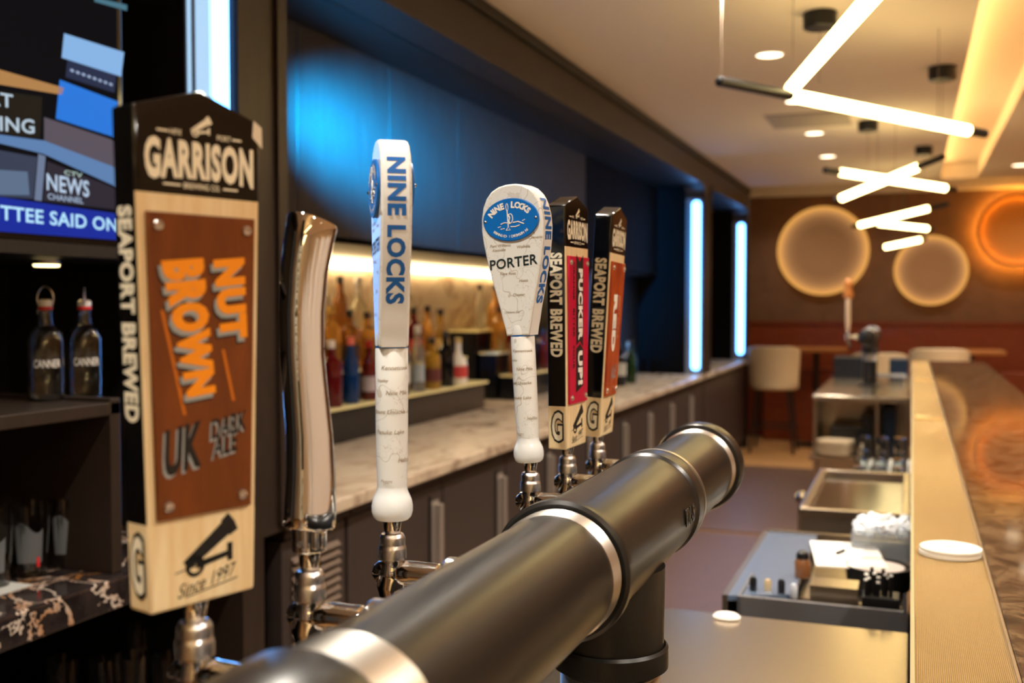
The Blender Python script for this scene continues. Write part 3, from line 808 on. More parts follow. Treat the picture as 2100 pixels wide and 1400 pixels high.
        stroke([(-.0165, -.0078), (-.0125, -.0070)], .0005); stroke([(.0, -.0080), (.006, -.0085), (.012, -.0070)], .0006); stroke([(-.013, -.0100), (-.008, -.0097)], .0005); stroke([(.0155, -.0025), (.019, -.0012)], .0005)
        obj('badge_print', m, WHITE_PR, bd, smooth=0, fixn=False)
        for a in (-.0328, .0328): obj('screw', MB().lathe([(.0016, 0), (.0016, .0007), (.0008, .0014), (0, .0015)], 12, T=F @ TR(.0026, a, 0) @ ROTY90()), SCREW, bd)
        m = MB(); G = F.to_3x3()
        text(m, name_text, .062, .0118, F @ Vector((.0005, 0, -.0485)), G @ Vector((0, 1, .06)), G @ Vector((0, 0, 1)), bold=.018)
        obj('name_lettering', m, NAVY_T, t, smooth=0, fixn=False)
        m = MB()
        for a, b, s2 in ((-.016, -.0285, 'Port Williams'), (.014, -.0315, 'Wolfville'), (-.018, -.0335, 'Kentville'), (-.026, .012, 'Port'), (.030, -.022, 'Cheverie'), (-.008, -.0610, 'New Ross'), (.012, -.0700, 'Hants'), (.005, -.0860, 'Chester'), (-.004, -.1060, 'Mahone Bay')):
            m = MB(); text(m, s2, None, .0034, F @ Vector((.0004, a, b)), G @ Vector((0, 1, 0)), G @ Vector((0, 0, 1)), shear=.25)
            obj('place_name', m, MAPINK, t, smooth=0, fixn=False)
    return t
paddle('white paddle tap handle seen edge-on with blue NINE LOCKS down its edge', YT[2], math.radians(34.3), 'PORTER', -pi / 2)
paddle('white paddle tap handle with blue oval badge lettered PORTER facing the camera', YT[3], math.radians(-97.5), 'PORTER', .25)
lean(bpy.data.objects['tap_handle.004'], YT[3], -3.0)

# ------------------------------------------------------------------ curved chrome handle
t = thing('tap_handle', 'curved mirror chrome tap handle with slanted flat top', 'tap handle', (XT, YT[1], ZB), math.radians(-30))
def sup(a, b, cx, cy, z, n=40, e=2.6, tilt=0.0, ridge=0.0):
    r = []
    for k in range(n):
        q = 2 * pi * k / n; c, s = math.cos(q), math.sin(q)
        x = a * math.copysign(abs(c) ** (2 / e), c); y = b * math.copysign(abs(s) ** (2 / e), s)
        g = 1 + ridge * math.cos(4 * q + .9 + 7 * z)
        r.append((cx + x * g, cy + y * g, z + tilt * y))
    return r
rings = []
prof = [(z_, a_ * 1.22, b_, c_, d_) for z_, a_, b_, c_, d_ in [(.0470, .0125, .0185, .0000, -.12), (.0485, .0132, .0196, .0, -.12), (.060, .0130, .0192, .0010, -.06), (.085, .0122, .0182, .0016, 0), (.115, .0118, .0172, .0008, 0), (.145, .0118, .0164, -.0020, 0), (.175, .0122, .0160, -.0048, 0), (.205, .0128, .0162, -.0052, 0), (.235, .0134, .0168, -.0028, -.1), (.258, .0140, .0176, .0012, -.22), (.2705, .0143, .0180, .0040, -.33), (.2725, .0136, .0172, .0045, -.33)]]
for z, a, b, cy, tl in prof: rings.append(sup(a, b, 0, cy, z, tilt=tl, e=2.05, ridge=.02))
obj('grip', MB().loft(rings), CHROME, t, smooth=50)
obj('clamp', MB().lathe([(.0122, .030), (.0128, .031), (.0130, .047), (.0120, .0485)], 32), CHROME, t, smooth=30)
obj('set_screw', MB().lathe([(.0024, .0126), (.0024, .0134), (.0014, .0136), (0, .0128)], 14, T=TR(0, 0, .037) @ Matrix.Rotation(math.radians(-62), 4, 'Z') @ ROTY90()), STEEL_DARK, t)
obj('clamp_lug', MB().box(.006, .0165, -.0045, -.0012, .0335, .046).box(.006, .0165, .0012, .0045, .0335, .046), CHROME, t, smooth=30, bevel=.001)

# far tap: white handle with an amber figure-shaped top
t = thing('beer_faucet', 'far chrome beer faucet on the distant tower', 'faucet', (XT, 7.62, ZB + .0))
obj('bonnet', MB().lathe([(.008, .03), (.011, .016), (.0122, .006), (.0122, -.006), (.013, -.018), (.010, -.03)], 20), CHROME, t)
obj('body', MB().lathe([(.0, -.02), (.011, -.015), (.0106, .04), (.017, .045), (.017, .066), (.0085, .07), (.0085, .083)], 20, T=TR(0, 0, -.0175) @ ROTY90()), CHROME, t)
obj('spout', MB().tube([(0, 0, -.02), (.004, 0, -.05), (.014, 0, -.09)], [.012, .009, .008], 12), CHROME, t)
t = thing('tap_handle', 'far slim white tap handle with amber top on the distant tower', 'tap handle', (XT, 7.62, ZB + .03))
obj('grip', MB().loft([sup(.012, .024, 0, 0, z, 24) for z in (0, .02)] + [sup(.016, .034, 0, 0, z, 24) for z in (.05, .2, .215)]), mat('pale_handle', (222, 196, 168), .4), t)
AMB = mat('amber_resin', (178, 112, 56), .35)
obj('figure_top', MB().lathe([(.016, .215), (.032, .22), (.036, .25), (.024, .28), (.03, .31), (.026, .335), (.012, .352), (.0, .356)], 20), AMB, t)
# ================================================================== the bar and the underbar
bar = thing('bar_counter', 'long bar counter with polished dark brown marble top', 'bar', (.06, 4.0, 0))
obj('body', MB().box(-.045, .36, -4.6, 4.0, .0, 1.025), WALLW, bar, smooth=0)
obj('marble_top', MB().box(.0565, .42, -4.62, 4.02, 1.026, 1.072), BARTOP, bar, smooth=0, bevel=.004)
obj('rail_ledge', MB().box(-.056, .0565, -4.62, 4.02, 1.026, 1.060), STEEL, bar, smooth=0)
bm_ = obj('bar_mat', MB().box(.0075, .1145, -.5, 8.0, 1.0605, 1.069), BARMESH, None, smooth=0)
tag(bm_, 'long woven gold coloured drip mat along the inner edge of the bar', 'bar mat')
obj('edge_strip', MB().box(.0035, .0085, -.5, 8.0, 1.0605, 1.0715).box(.1125, .1160, -.5, 8.0, 1.0605, 1.0725), STEEL_DULL, bm_, smooth=0)
# coasters
c = thing('coaster', 'thick round white coaster lying on the bar mat in front', 'coaster', (.0635, 1.845, 1.0695))
obj('disc', MB().lathe([(.046, 0), (.0475, .001), (.0475, .0065), (.046, .0075), (0, .0075)], 48), mat('coaster_board', (222, 214, 198), .7), c)
obj('upper_disc', MB().lathe([(.046, .0078), (.0475, .0085), (.0475, .0125), (.046, .0135), (0, .0135)], 48, T=TR(.001, .0, 0)), mat('coaster_board'), c)
m = MB()
for i in range(3): m.box(-.009, .009, -.011 + .008 * i, -.006 + .008 * i, .0136, .0138)
obj('printed_mark', m, mat('coaster_print', (206, 190, 170), .7), c, smooth=0)
for k, y in enumerate((4.02, 6.02)):  # raised pale bands laid across the mat
    o = obj('napkin_holder', MB().box(.014, .108, y - .06, y + .06, 1.0695, 1.0755), mat('pale_brass', (226, 200, 150), .25, .9), None, smooth=0, bevel=.003)
    o.name = 'joint_plate'
    tag(o, ['brass plate across the bar mat near the glasses', 'brass plate across the bar mat near the far end'][k], 'plate', 'brass plates on the bar mat')

# stainless tops behind the bar
u = thing('work_counter', 'brushed steel work counter in front carrying the near beer tower', 'counter', (-.30, 1.2, 0))
obj('top', MB().box(-.34, .303, -1.2, .885, .838, .862), STEEL, u, smooth=0, bevel=.003)
obj('body', MB().box(-.31, .288, -1.19, .86, .012, .838), STEEL_DARK, u, smooth=0)
u2 = thing('cocktail_station', 'steel cocktail station with ice well and front trough', 'bar station', (-.2, 2.6, 0))
obj('deck', MB().box(-.160, .19, -.17, .31, .80, .815), STEEL, u2, smooth=0, bevel=.002)
obj('side_apron', MB().add([(-.172, -.36, .857), (-.160, -.36, .857), (-.160, .32, .857), (-.172, .32, .857), (-.172, -.36, .60), (-.160, -.36, .60), (-.160, .32, .60), (-.172, .32, .60)], [(0, 1, 2, 3), (0, 4, 5, 1), (1, 5, 6, 2), (2, 6, 7, 3), (3, 7, 4, 0), (4, 7, 6, 5)]), STEEL, u2, smooth=0)
obj('sloped_lid', MB().add([(-.160, -.36, .856), (-.03, -.30, .856), (-.03, .315, .856), (-.160, .315, .856), (-.160, -.36, .845), (-.03, -.30, .845), (-.03, .315, .845), (-.160, .315, .845)], [(0, 1, 2, 3), (0, 4, 5, 1), (1, 5, 6, 2), (2, 6, 7, 3), (3, 7, 4, 0), (4, 7, 6, 5)]), mat('blue_tinted_lid', (160, 182, 216), .12, .7), u2, smooth=0)  # blue reflection on the steel lid put into its base colour
obj('trough_front', MB().box(-.135, .193, -.375, -.365, .785, .862), STEEL_DARK, u2, smooth=0, bevel=.001)
obj('trough_floor', MB().box(-.135, .193, -.365, -.17, .785, .792), STEEL, u2, smooth=0)
obj('trough_end', MB().box(-.137, -.132, -.375, -.17, .785, .861), STEEL_DARK, u2, smooth=0)
obj('back_rail', MB().box(-.160, .19, .305, .32, .80, .862), STEEL, u2, smooth=0)
obj('body', MB().box(-.155, .188, -.36, .30, .012, .784), STEEL_DARK, u2, smooth=0)

def stn(name, label, cat, loc, parts, group=None):
    t = thing(name, label, cat, loc, 0, group)
    for (pn, mb_, mt) in parts: obj(pn, mb_, mt, t)
    return t
# straw caddy with straws
t = thing('straw_caddy', 'black straw caddy crammed with white ended straws in the trough', 'caddy', (-.055, 2.285, .793))
obj('cup', MB().box(-.034, .040, -.03, .03, 0, .085), BLACK_RUB, t, smooth=0, bevel=.003)
for k in range(14):
    a = -.03 + .064 * random.random(); b = -.025 + .05 * random.random(); h = .11 + .03 * random.random()
    q = obj('straw', MB().lathe([(.0036, .02), (.0036, h)], 10, T=TR(a, b, 0), cap=False), BLACK_RUB, t)
    obj('straw_tip', MB().lathe([(.0036, h), (.0040, h), (.0040, h + .003), (.0030, h + .003)], 10, T=TR(a, b, 0)), WHITE_PR, q)
t = stn('steel_caddy', 'plain steel box beside the straw caddy in the trough', 'box', (-.145, 2.30, .793), [('box', MB().box(-.048, .048, -.035, .04, 0, .095), STEEL)])
for k, (x, y, h, cl_, cap, lb) in enumerate(((-.315, 2.30, .075, (40, 46, 54), (16, 16, 18), 'small dark dropper bottle at the left end of the trough'), (-.285, 2.31, .07, (150, 110, 70), (196, 170, 130), 'small amber bitters bottle second from the left in the trough'), (-.255, 2.30, .075, (30, 32, 38), (30, 30, 36), 'black lidded jar third from the left in the trough'), (-.228, 2.29, .07, (60, 70, 90), (200, 205, 215), 'blue grey bottle with bright cap in the trough'))):
    stn('dropper_bottle', lb, 'bottle', (x, y, .793), [('bottle', MB().lathe([(.011, 0), (.012, .004), (.012, h * .6), (.006, h * .75), (.006, h * .85)], 16), mat('btl_%d' % k, cl_, .15)), ('cap', MB().lathe([(.007, h * .82), (.008, h * .84), (.008, h + .012), (.005, h + .018)], 14), mat('cap_%d' % k, cap, .3))], 'small bottles in the trough')
stn('steel_shaker', 'pale steel cup standing in the trough between bottles and box', 'cup', (-.160, 2.29, .793), [('cup', MB().lathe([(.009, 0), (.013, .002), (.016, .085), (.015, .085), (.010, .01)], 20), mat('pale_cup', (206, 214, 226), .25, .6))])
stn('garnish_jar', 'small brown garnish jar behind the trough bottles', 'jar', (-.225, 2.45, .857), [('jar', MB().lathe([(.016, 0), (.018, .003), (.018, .035), (.014, .042)], 18), mat('jar_brown', (128, 82, 48), .3)), ('lid', MB().lathe([(.013, .042), (.015, .044), (.013, .056), (.004, .062)], 16), BLACK_RUB)])
# paper, tray, ice bag
o = obj('paper_menu', MB().box(-.075, .085, -.13, .13, 0, .004, T=Matrix.Rotation(math.radians(8), 4, 'Z')), PAPER, None, smooth=0); o.location = (-.145, 2.66, .866)
tag(o, 'white paper sheet lying on the cocktail station', 'paper')
o = obj('pen', MB().tube([(-.008, -.02, 0), (.008, .02, 0)], .004, 8), BLACK_RUB, None); o.location = (-.155, 2.66, .8745)
tag(o, 'short black pen lying on the white paper', 'pen')
t = thing('round_tray', 'black round tray holding pale coasters behind the straw caddy', 'tray', (-.065, 2.57, .816))
obj('tray', MB().lathe([(.060, 0), (.070, .004), (.074, .055), (.070, .055), (.066, .045), (0, .044)], 40), BLACK_RUB, t)
obj('coaster', MB().lathe([(.055, .0455), (.058, .047), (.058, .052), (0, .053)], 36), mat('tray_coaster', (206, 190, 182), .7), t)
t = thing('ice_bag', 'clear plastic tub of white ice behind the round tray', 'tub', (-.06, 2.80, .8155))
obj('tub', MB().box(-.075, .065, -.075, .075, 0, .10), PLASTIC_C, t, smooth=0, bevel=.012, seg=4)
rb = MB()
for k in range(90):
    rb.box(-.010, .010, -.010, .010, -.008, .008, T=TR(-.062 + .12 * random.random(), -.06 + .12 * random.random(), .092 + .022 * random.random()) @ Matrix.Rotation(random.random() * 3, 4, (random.random(), random.random(), 1)))
i_ = obj('ice', rb, mat('white_ice', (238, 242, 248), .3), t, smooth=0, bevel=.003); i_['kind'] = 'stuff'
o = obj('bar_cloth', MB().loft([[(a * k, b * k * .6, z) for a, b in [(math.cos(q) * .026, math.sin(q) * .035) for q in [2 * pi * j / 24 for j in range(24)]]] for k, z in ((1, 0), (1.05, .003), (.85, .008), (.4, .011))]), PAPER, None); o.location = (-.332, 2.055, .863)
tag(o, 'small folded white cloth on the back edge of the work counter', 'cloth')
t = thing('bottle_opener_cap', 'blue capped steel stopper at the right end of the trough', 'stopper', (-.018, 2.205, .83))
obj('stopper', MB().lathe([(.010, 0), (.012, .004), (.012, .02), (.008, .028), (.0, .032)], 18), mat('blue_stopper', (30, 110, 190), .15, .4), t)
t.name = 'bottle_stopper'; t.location = (-.018, 2.245, .793)

# sink
sk = thing('hand_sink', 'shallow steel sink with raised rim behind the cocktail station', 'sink', (-.155, 3.64, 0))
obj('rim', MB().box(-.155, .160, -.40, -.375, .842, .866).box(-.155, .160, .375, .40, .842, .866).box(-.155, -.13, -.375, .375, .842, .866).box(.135, .160, -.375, .375, .842, .866), STEEL, sk, smooth=0, bevel=.003)
obj('basin', MB().box(-.13, .135, -.375, .375, .835, .846), mat('basin_steel', (120, 124, 138), .14, 1.0), sk, smooth=0)
obj('body', MB().box(-.12, .155, -.385, .385, .012, .80), STEEL_DARK, sk, smooth=0)
obj('front_apron', MB().box(-.152, .158, -.398, -.392, .74, .842), STEEL, sk, smooth=0)
t = thing('sink_tap', 'small chrome tap at the left front corner of the sink', 'tap', (-.336, 3.60, .012))
obj('post', MB().lathe([(.02, 0), (.012, .01), (.012, .80), (.016, .81)], 16), CHROME, t)
obj('knob', MB().lathe([(0, .80), (.02, .806), (.022, .825), (.012, .84), (0, .842)], 18), CHROME, t)
# drainboard with glasses
dr = thing('drainboard', 'narrow steel drainboard with upturned glasses by the bar', 'drainboard', (-.10, 4.75, 0))
obj('top', MB().box(-.125, .103, -.60, .60, .715, .73), mat('pale_drain_grid', (222, 220, 214), .4), dr, smooth=0)  # pale top added to brighten the glasses, standing in for their glints
obj('body', MB().box(-.12, .10, -.58, .58, .012, .715), STEEL_DARK, dr, smooth=0)
def tumbler(name, label, loc, r0, r1, h, group, up=True):
    pr = [(0, .004), (r0 * .9, .004), (r0 - .002, .012), (r1 - .002, h), (r1, h), (r0, 0), (0, 0)]
    if not up: pr = [(r, h - z) for r, z in pr]
    t = thing(name, label, 'glass', loc, 0, group)
    obj('glass', MB().lathe(pr, 24, cap=False), GLASS, t)
    return t
pos = ['front left', 'front middle', 'front right', 'second row left', 'second row middle', 'second row right', 'third row left', 'third row middle', 'third row right', 'back row left', 'back row middle', 'back row right']
for k in range(12):
    tumbler('upturned_glass', 'clear upturned glass on the drainboard, %s' % pos[k], (-.19 + .075 * (k % 3), 4.30 + .24 * (k // 3), .731), .026, .034, .115 + .03 * (k // 9), 'upturned glasses on the drainboard', False)

# far steel counter with open front
fc = thing('far_counter', 'far steel counter with open front shelves carrying the distant tower', 'counter', (-.30, 8.1, 0))
obj('top', MB().box(-.30, .298, -1.0, 1.25, .845, .881), STEEL, fc, smooth=0, bevel=.003)
obj('side', MB().box(-.295, -.275, -.98, 1.2, .012, .845).box(.278, .298, -.98, 1.2, .012, .845), STEEL, fc, smooth=0)
obj('divider', MB().box(.09, .11, -.97, 1.2, .5, .845), STEEL, fc, smooth=0)
obj('shelf', MB().box(-.31, .298, -1.12, 1.2, .47, .495), STEEL, fc, smooth=0)
obj('back', MB().box(-.275, .278, -.40, -.38, .012, .845), STEEL, fc, smooth=0)
obj('kick', MB().box(-.29, .29, -.9, -.88, .012, .47), STEEL, fc, smooth=0)
t = thing('plate_stack', 'stack of cream plates on the far counter shelf', 'plates', (-.455, 7.12, .496))
for k in range(7):
    obj('plate', MB().lathe([(0, 0), (.07, 0), (.115, .012), (.118, .014), (.115, .0155), (.07, .004), (0, .004)], 36, T=TR(0, 0, .013 * k)), mat('cream_plate', (238, 214, 178), .3), t)
for k, (x0, x1, z1, lb) in enumerate(((-.50, -.30, .66, 'low black box behind the cream plates on the far shelf'), (-.30, -.225, .75, 'black bin in the middle of the far shelf'), (-.17, -.09, .80, 'tall dark blue black bin at the right of the far shelf'))):
    o = obj('storage_bin', MB().box(x0, x1, 7.25, 7.6, .496, z1), [BLACK_RUB, BLACK_RUB, mat('dark_blue_bin', (20, 40, 62), .3)][k], None, smooth=0, bevel=.006)
    tag(o, lb, 'bin', 'bins on the far shelf')
for k in range(3):
    tumbler('stemless_glass', 'clear glass beside the cream plates, %s' % ['nearest the plates', 'middle one', 'nearest the bins'][k], (-.315 + .07 * k, 7.08, .496), .028, .036, .12, 'glasses beside the plates')
for k, (x0, x1, y0, h, lb) in enumerate(((-.58, -.36, 8.75, .17, 'black box left of the far tower on the far counter'), (-.16, -.02, 8.75, .16, 'dark blue box right of the far tower on the far counter'))):
    o = obj('counter_box', MB().box(x0, x1, y0, y0 + .25, .882, .882 + h), BLACK_RUB if k == 0 else mat('dark_blue_bin'), None, smooth=0, bevel=.005)
    tag(o, lb, 'box', 'boxes on the far counter')
t = thing('steel_rack', 'low bright steel rack around the foot of the far tower', 'rack', (-.2, 8.3, .882))
obj('rail', MB().box(-.12, .17, -.02, .0, .05, .075), mat('pale_cup'), t, smooth=0)
for a in (-.11, .16): obj('leg', MB().box(a - .006, a + .006, -.015, -.003, 0, .05), CHROME, t, smooth=0)

# ================================================================== bottles of the back bar
def bottle_prof(kind, h):
    if kind == 'wine': return [(.036, 0), (.0375, .004), (.0375, h * .55), (.034, h * .63), (.016, h * .74), (.0145, h * .80), (.0145, h * .93)]
    if kind == 'square': return [(.042, 0), (.044, .004), (.044, h * .60), (.040, h * .68), (.017, h * .76), (.0145, h * .90)]
    if kind == 'tall': return [(.032, 0), (.034, .004), (.034, h * .50), (.030, h * .62), (.017, h * .75), (.0145, h * .90)]
    return [(.044, 0), (.048, .006), (.050, h * .3), (.044, h * .52), (.020, h * .64), (.0155, h * .72), (.0155, h * .88)]
BM = {}
def bmat(key, col, tr):
    return mat('bottle_' + key, col, .06, trans=tr, ior=1.4)
COLS = {'amber': ((222, 164, 78), .7), 'whisky': ((176, 116, 54), .65), 'clear': ((226, 224, 212), .85), 'green': ((34, 62, 26), .4), 'black': ((14, 13, 14), .1), 'blue': ((20, 66, 130), .5), 'red': ((110, 20, 22), .4), 'gold': ((206, 160, 60), .6), 'white': ((226, 222, 214), .0), 'teal': ((10, 60, 84), .3)}
CAPS = {'k': (22, 20, 20), 'g': (196, 156, 80), 's': (190, 190, 190), 'w': (228, 222, 214), 'r': (160, 40, 34), 'p': (216, 110, 92)}
def bottle(loc, kind, h, colk, capk, labc, label, group, lz=(.15, .40)):
    t = thing('liquor_bottle', label, 'bottle', loc, random.uniform(-.4, .4), group)
    pr = bottle_prof(kind, h); n = 20
    obj('bottle_body', MB().lathe(pr, n), bmat(colk, *COLS[colk]), t)
    r = pr[-1][0]
    obj('stopper', MB().lathe([(r + .001, h * .88), (r + .002, h * .885), (r + .002, h * .99), (r, h)], 16), mat('stopper_' + capk, CAPS[capk], .35), t)
    if labc:
        R = max(p[0] for p in pr) + .0006
        vs = []; fs = []; k = 14
        for i in range(k + 1):
            a = -2.6 + 2.9 * i / k
            for z in lz: vs.append((R * math.cos(a), R * math.sin(a), h * z))
            if i: fs.append((2 * i - 2, 2 * i, 2 * i + 1, 2 * i - 1))
        obj('paper_label', MB().add(vs, fs), mat('label_%d_%d_%d' % labc, labc, .55), t)
    return t
# stepped display
TX = [(-2.15, -2.27, 1.060), (-2.275, -2.40, 1.19), (-2.405, -2.60, 1.32)]
def steps(y0, y1, label):
    for k, (xa, xb, z) in enumerate(TX):
        t = thing('bottle_step', label % ['lowest', 'middle', 'highest'][k], 'display step', (-2.38, (y0 + y1) / 2, .9105), 0, 'steps of the bottle displays'); d = (y1 - y0) / 2
        zz = z - .9105
        obj('riser', MB().box(xb + 2.38, xa + 2.38 - .02, -d + .01, d - .01, 0, zz - .014), mat('riser_black', (16, 18, 24), .2), t, smooth=0)
        obj('glass_shelf', MB().box(xb + 2.38, xa + 2.38, -d, d, zz - .012, zz), mat('lit_shelf', (226, 214, 160), .25), t, smooth=0, bevel=.001)
steps(2.45, 5.28, '%s pale glass topped step of the long bottle display')
steps(5.75, 6.70, '%s pale glass topped step of the short far bottle display')
ordn = ['first', 'second', 'third', 'fourth', 'fifth', 'sixth', 'seventh', 'eighth', 'ninth', 'tenth', 'eleventh', 'twelfth', 'thirteenth', 'fourteenth', 'fifteenth', 'sixteenth', 'seventeenth', 'eighteenth', 'nineteenth', 'twentieth']
tiers = [
 ('lower', 0, [('black', 'wine', .30, 'k', (206, 196, 188)), ('black', 'square', .30, 'k', (228, 210, 204)), ('red', 'wine', .31, 'k', None), ('black', 'tall', .30, 'k', (60, 60, 90)), ('teal', 'wine', .31, 'k', (200, 214, 210)), ('red', 'square', .29, 'w', None), ('blue', 'tall', .30, 'p', None), ('red', 'tall', .28, 'r', (170, 160, 166)), ('clear', 'round', .27, 'p', (242, 130, 40)), ('clear', 'tall', .36, 'w', (216, 210, 200)), ('clear', 'tall', .34, 's', (150, 160, 170)), ('gold', 'square', .27, 'k', (90, 40, 40)), ('black', 'square', .30, 'k', None), ('white', 'round', .26, 'g', (190, 60, 60))]),
 ('middle', 1, [('amber', 'round', .29, 'g', None), ('clear', 'square', .30, 'k', (200, 190, 150)), ('gold', 'tall', .31, 'k', None), ('green', 'wine', .30, 'k', None), ('clear', 'round', .30, 's', None), ('green', 'wine', .31, 'r', (180, 50, 40)), ('amber', 'square', .30, 'g', None), ('whisky', 'square', .28, 'k', (60, 40, 30)), ('amber', 'square', .27, 'k', None), ('clear', 'round', .28, 'k', None), ('whisky', 'round', .28, 'g', None), ('red', 'square', .29, 'k', (200, 60, 40)), ('amber', 'tall', .30, 'k', None), ('gold', 'round', .28, 'k', (220, 190, 120))]),
 ('upper', 2, [('clear', 'tall', .31, 'k', None), ('amber', 'square', .28, 'k', None), ('clear', 'round', .30, 's', None), ('clear', 'wine', .32, 'k', None), ('gold', 'round', .27, 'g', None), ('clear', 'square', .30, 'k', (190, 180, 160)), ('amber', 'square', .31, 's', None), ('clear', 'square', .30, 'k', None), ('whisky', 'tall', .31, 'k', None), ('clear', 'round', .31, 's', None), ('clear', 'tall', .32, 'k', None), ('amber', 'round', .30, 'k', None), ('clear', 'square', .31, 's', None)])]
wordc = {'amber': 'amber', 'whisky': 'brown', 'clear': 'clear', 'green': 'green', 'black': 'black', 'blue': 'blue', 'red': 'dark red', 'gold': 'golden', 'white': 'white', 'teal': 'teal'}
for nm, ti, lst in tiers:
    xa, xb, z = TX[ti]; n = len(lst)
    for k, (ck, kd, h, cp, lb) in enumerate(lst):
        y = 2.92 + (5.16 - 2.92) * (k + (.35 if ti == 1 else 0)) / n
        bottle(((xa + xb) / 2 + .004, y, z), kd, h * .93, ck, cp, lb, '%s liquor bottle, %s from the left on the %s glass shelf' % (wordc[ck], ordn[k], nm), 'liquor bottles on the long display')
for k, (ti, y, ck, kd, h) in enumerate(((0, 5.85, 'whisky', 'square', .29), (0, 6.0, 'gold', 'round', .27), (0, 6.16, 'black', 'wine', .31), (0, 6.34, 'red', 'square', .28), (0, 6.5, 'amber', 'tall', .30), (1, 5.9, 'amber', 'square', .29), (1, 6.1, 'red', 'wine', .3), (1, 6.3, 'gold', 'square', .28), (2, 6.0, 'clear', 'tall', .3), (2, 6.25, 'amber', 'round', .3))):
    xa, xb, z = TX[ti]
    bottle(((xa + xb) / 2 + .004, y, z), kd, h * .93, ck, 'k', None, '%s liquor bottle, %s counting up from the nearest on the short display' % (wordc[ck], ordn[k]), 'liquor bottles on the short display')
for k, (x, y, ck, kd, h, cp, lb) in enumerate(((-1.95, 6.95, 'black', 'wine', .33, 'g', (190, 178, 150)), (-1.88, 7.02, 'black', 'square', .29, 'k', (170, 168, 160)), (-1.97, 7.16, 'teal', 'wine', .34, 'g', (186, 150, 100)), (-1.87, 7.30, 'green', 'wine', .30, 'k', None), (-1.92, 7.42, 'clear', 'tall', .29, 'w', (210, 180, 130)))):
    bottle((x, y, .911), kd, h, ck, cp, lb, '%s bottle standing on the marble counter near the far led strip, %s from the left' % (wordc[ck], ordn[k]), 'bottles on the far marble counter', (.25, .55))

# ------------------------------------------------------------------ near niche: swing-top bottles and glasses
for k, (px, X) in enumerate(((96, -1.72), (176, -1.70))):
    p = atX(px, 815, X)
    t = thing('swing_top_bottle', ['clear swing-top bottle lettered CANNER, left of the pair', 'clear swing-top bottle lettered CANNER, right of the pair by the shelf end'][k], 'bottle', (X, p.y, 1.2735), [.5, -.9][k], 'swing-top bottles on the shelf')
    gl = obj('bottle_body', MB().lathe([(0, .004), (.030, .004), (.0335, .010), (.0335, .128), (.028, .146), (.0135, .160), (.0115, .178), (.0115, .192), (.0135, .192), (.0135, .176), (.0160, .160), (.031, .146), (.0365, .128), (.0365, .004), (.034, 0), (0, 0)], 32, cap=False), GLASS, t)
    obj('gasket', MB().lathe([(.0125, .1925), (.0145, .194), (.0145, .199), (.012, .200)], 20), mat('red_gasket', (206, 40, 44), .5), t)
    obj('stopper', MB().lathe([(.0135, .2003), (.0145, .203), (.0145, .211), (.010, .215)], 20), WHITE, t)
    obj('wire_bail', MB().tube([(.0165 * math.cos(a), 0, .216 + .026 * math.sin(a)) for a in [2 * pi * i / 28 for i in range(28)]], .0016, 8, closed=True).tube([(-.015, 0, .20), (-.0165, 0, .185), (0, -.013, .182)], .0012, 6), SCREW, t)
    m = MB()
    rz = t.rotation_euler.z
    def cb(a, b): an = math.radians(-42) - rz + a / .037; return (.0371 * math.cos(an), .0371 * math.sin(an), .080 + b)
    text_map(m, 'CANNER', .056, .017, cb, bold=.005)
    obj('lettering', m, WHITE_PR, t, smooth=0, fixn=False)
PRINTG = mat('frosted_print', (96, 100, 104), .7)
_gy = atX(62, 1075, -1.72).y
gpos = [(-1.725, _gy - .092), (-1.72, _gy), (-1.71, _gy + .092), (-1.73, _gy - .184), (-1.825, _gy + .03), (-1.825, _gy + .122), (-1.83, _gy - .062)]
gl_l = ['pint glass second from the left in the front row on the dark marble', 'pint glass with frosted print in the middle of the front row on dark marble', 'pint glass with red mark at the right end of the front row', 'pint glass at the left frame edge on the dark marble', 'pint glass in the rear row behind the middle ones', 'pint glass in the rear row behind the red marked one', 'pint glass in the rear row at the left frame edge']
for k, (X, gy) in enumerate(gpos):
    t = tumbler('pint_glass', gl_l[k], (X, gy, .912), .030, .041, .150, 'pint glasses on the dark marble counter')
    vs = []; fs = []
    for i in range(11):
        a = math.radians(-95 + 9 * i)
        for z in (.03, .105):
            R = .030 + .011 * z / .150 + .0004; vs.append((R * math.cos(a), R * math.sin(a), z + (.012 * math.sin(i * .6)) * (1 if z > .05 else 0)))
        if i: fs.append((2 * i - 2, 2 * i, 2 * i + 1, 2 * i - 1))
    obj('frosted_print', MB().add(vs, fs), PRINTG, t)
    if k in (1, 2): obj('red_mark', MB().box(.0338, .0345, -.003, .003, .022, .042, T=Matrix.Rotation(math.radians(-40 + 20 * k), 4, 'Z')), mat('red_gasket'), t, smooth=0)
o = obj('bar_mat_pad', MB().box(-1.80, -1.655, .7, 1.62, .9105, .9118), mat('grey_pad', (176, 176, 172), .8), None, smooth=0)
o.name = 'drying_mat'; tag(o, 'pale grey drying mat under the pint glasses', 'mat')
k = 0
gw = ['first', 'second', 'third', 'fourth', 'fifth', 'sixth', 'seventh', 'eighth']
for row in range(2):
    for i in range(7):
        tumbler('stored_glass', 'stored glass under the dark counter, %s from the left in the %s row' % (gw[i], ['front', 'rear'][row]), (-1.68 - .13 * row, 1.30 + .125 * i + .05 * row, .4625), .029, .038, .165 + .04 * ((i * 3 + row) % 2), 'glasses stored under the dark counter')
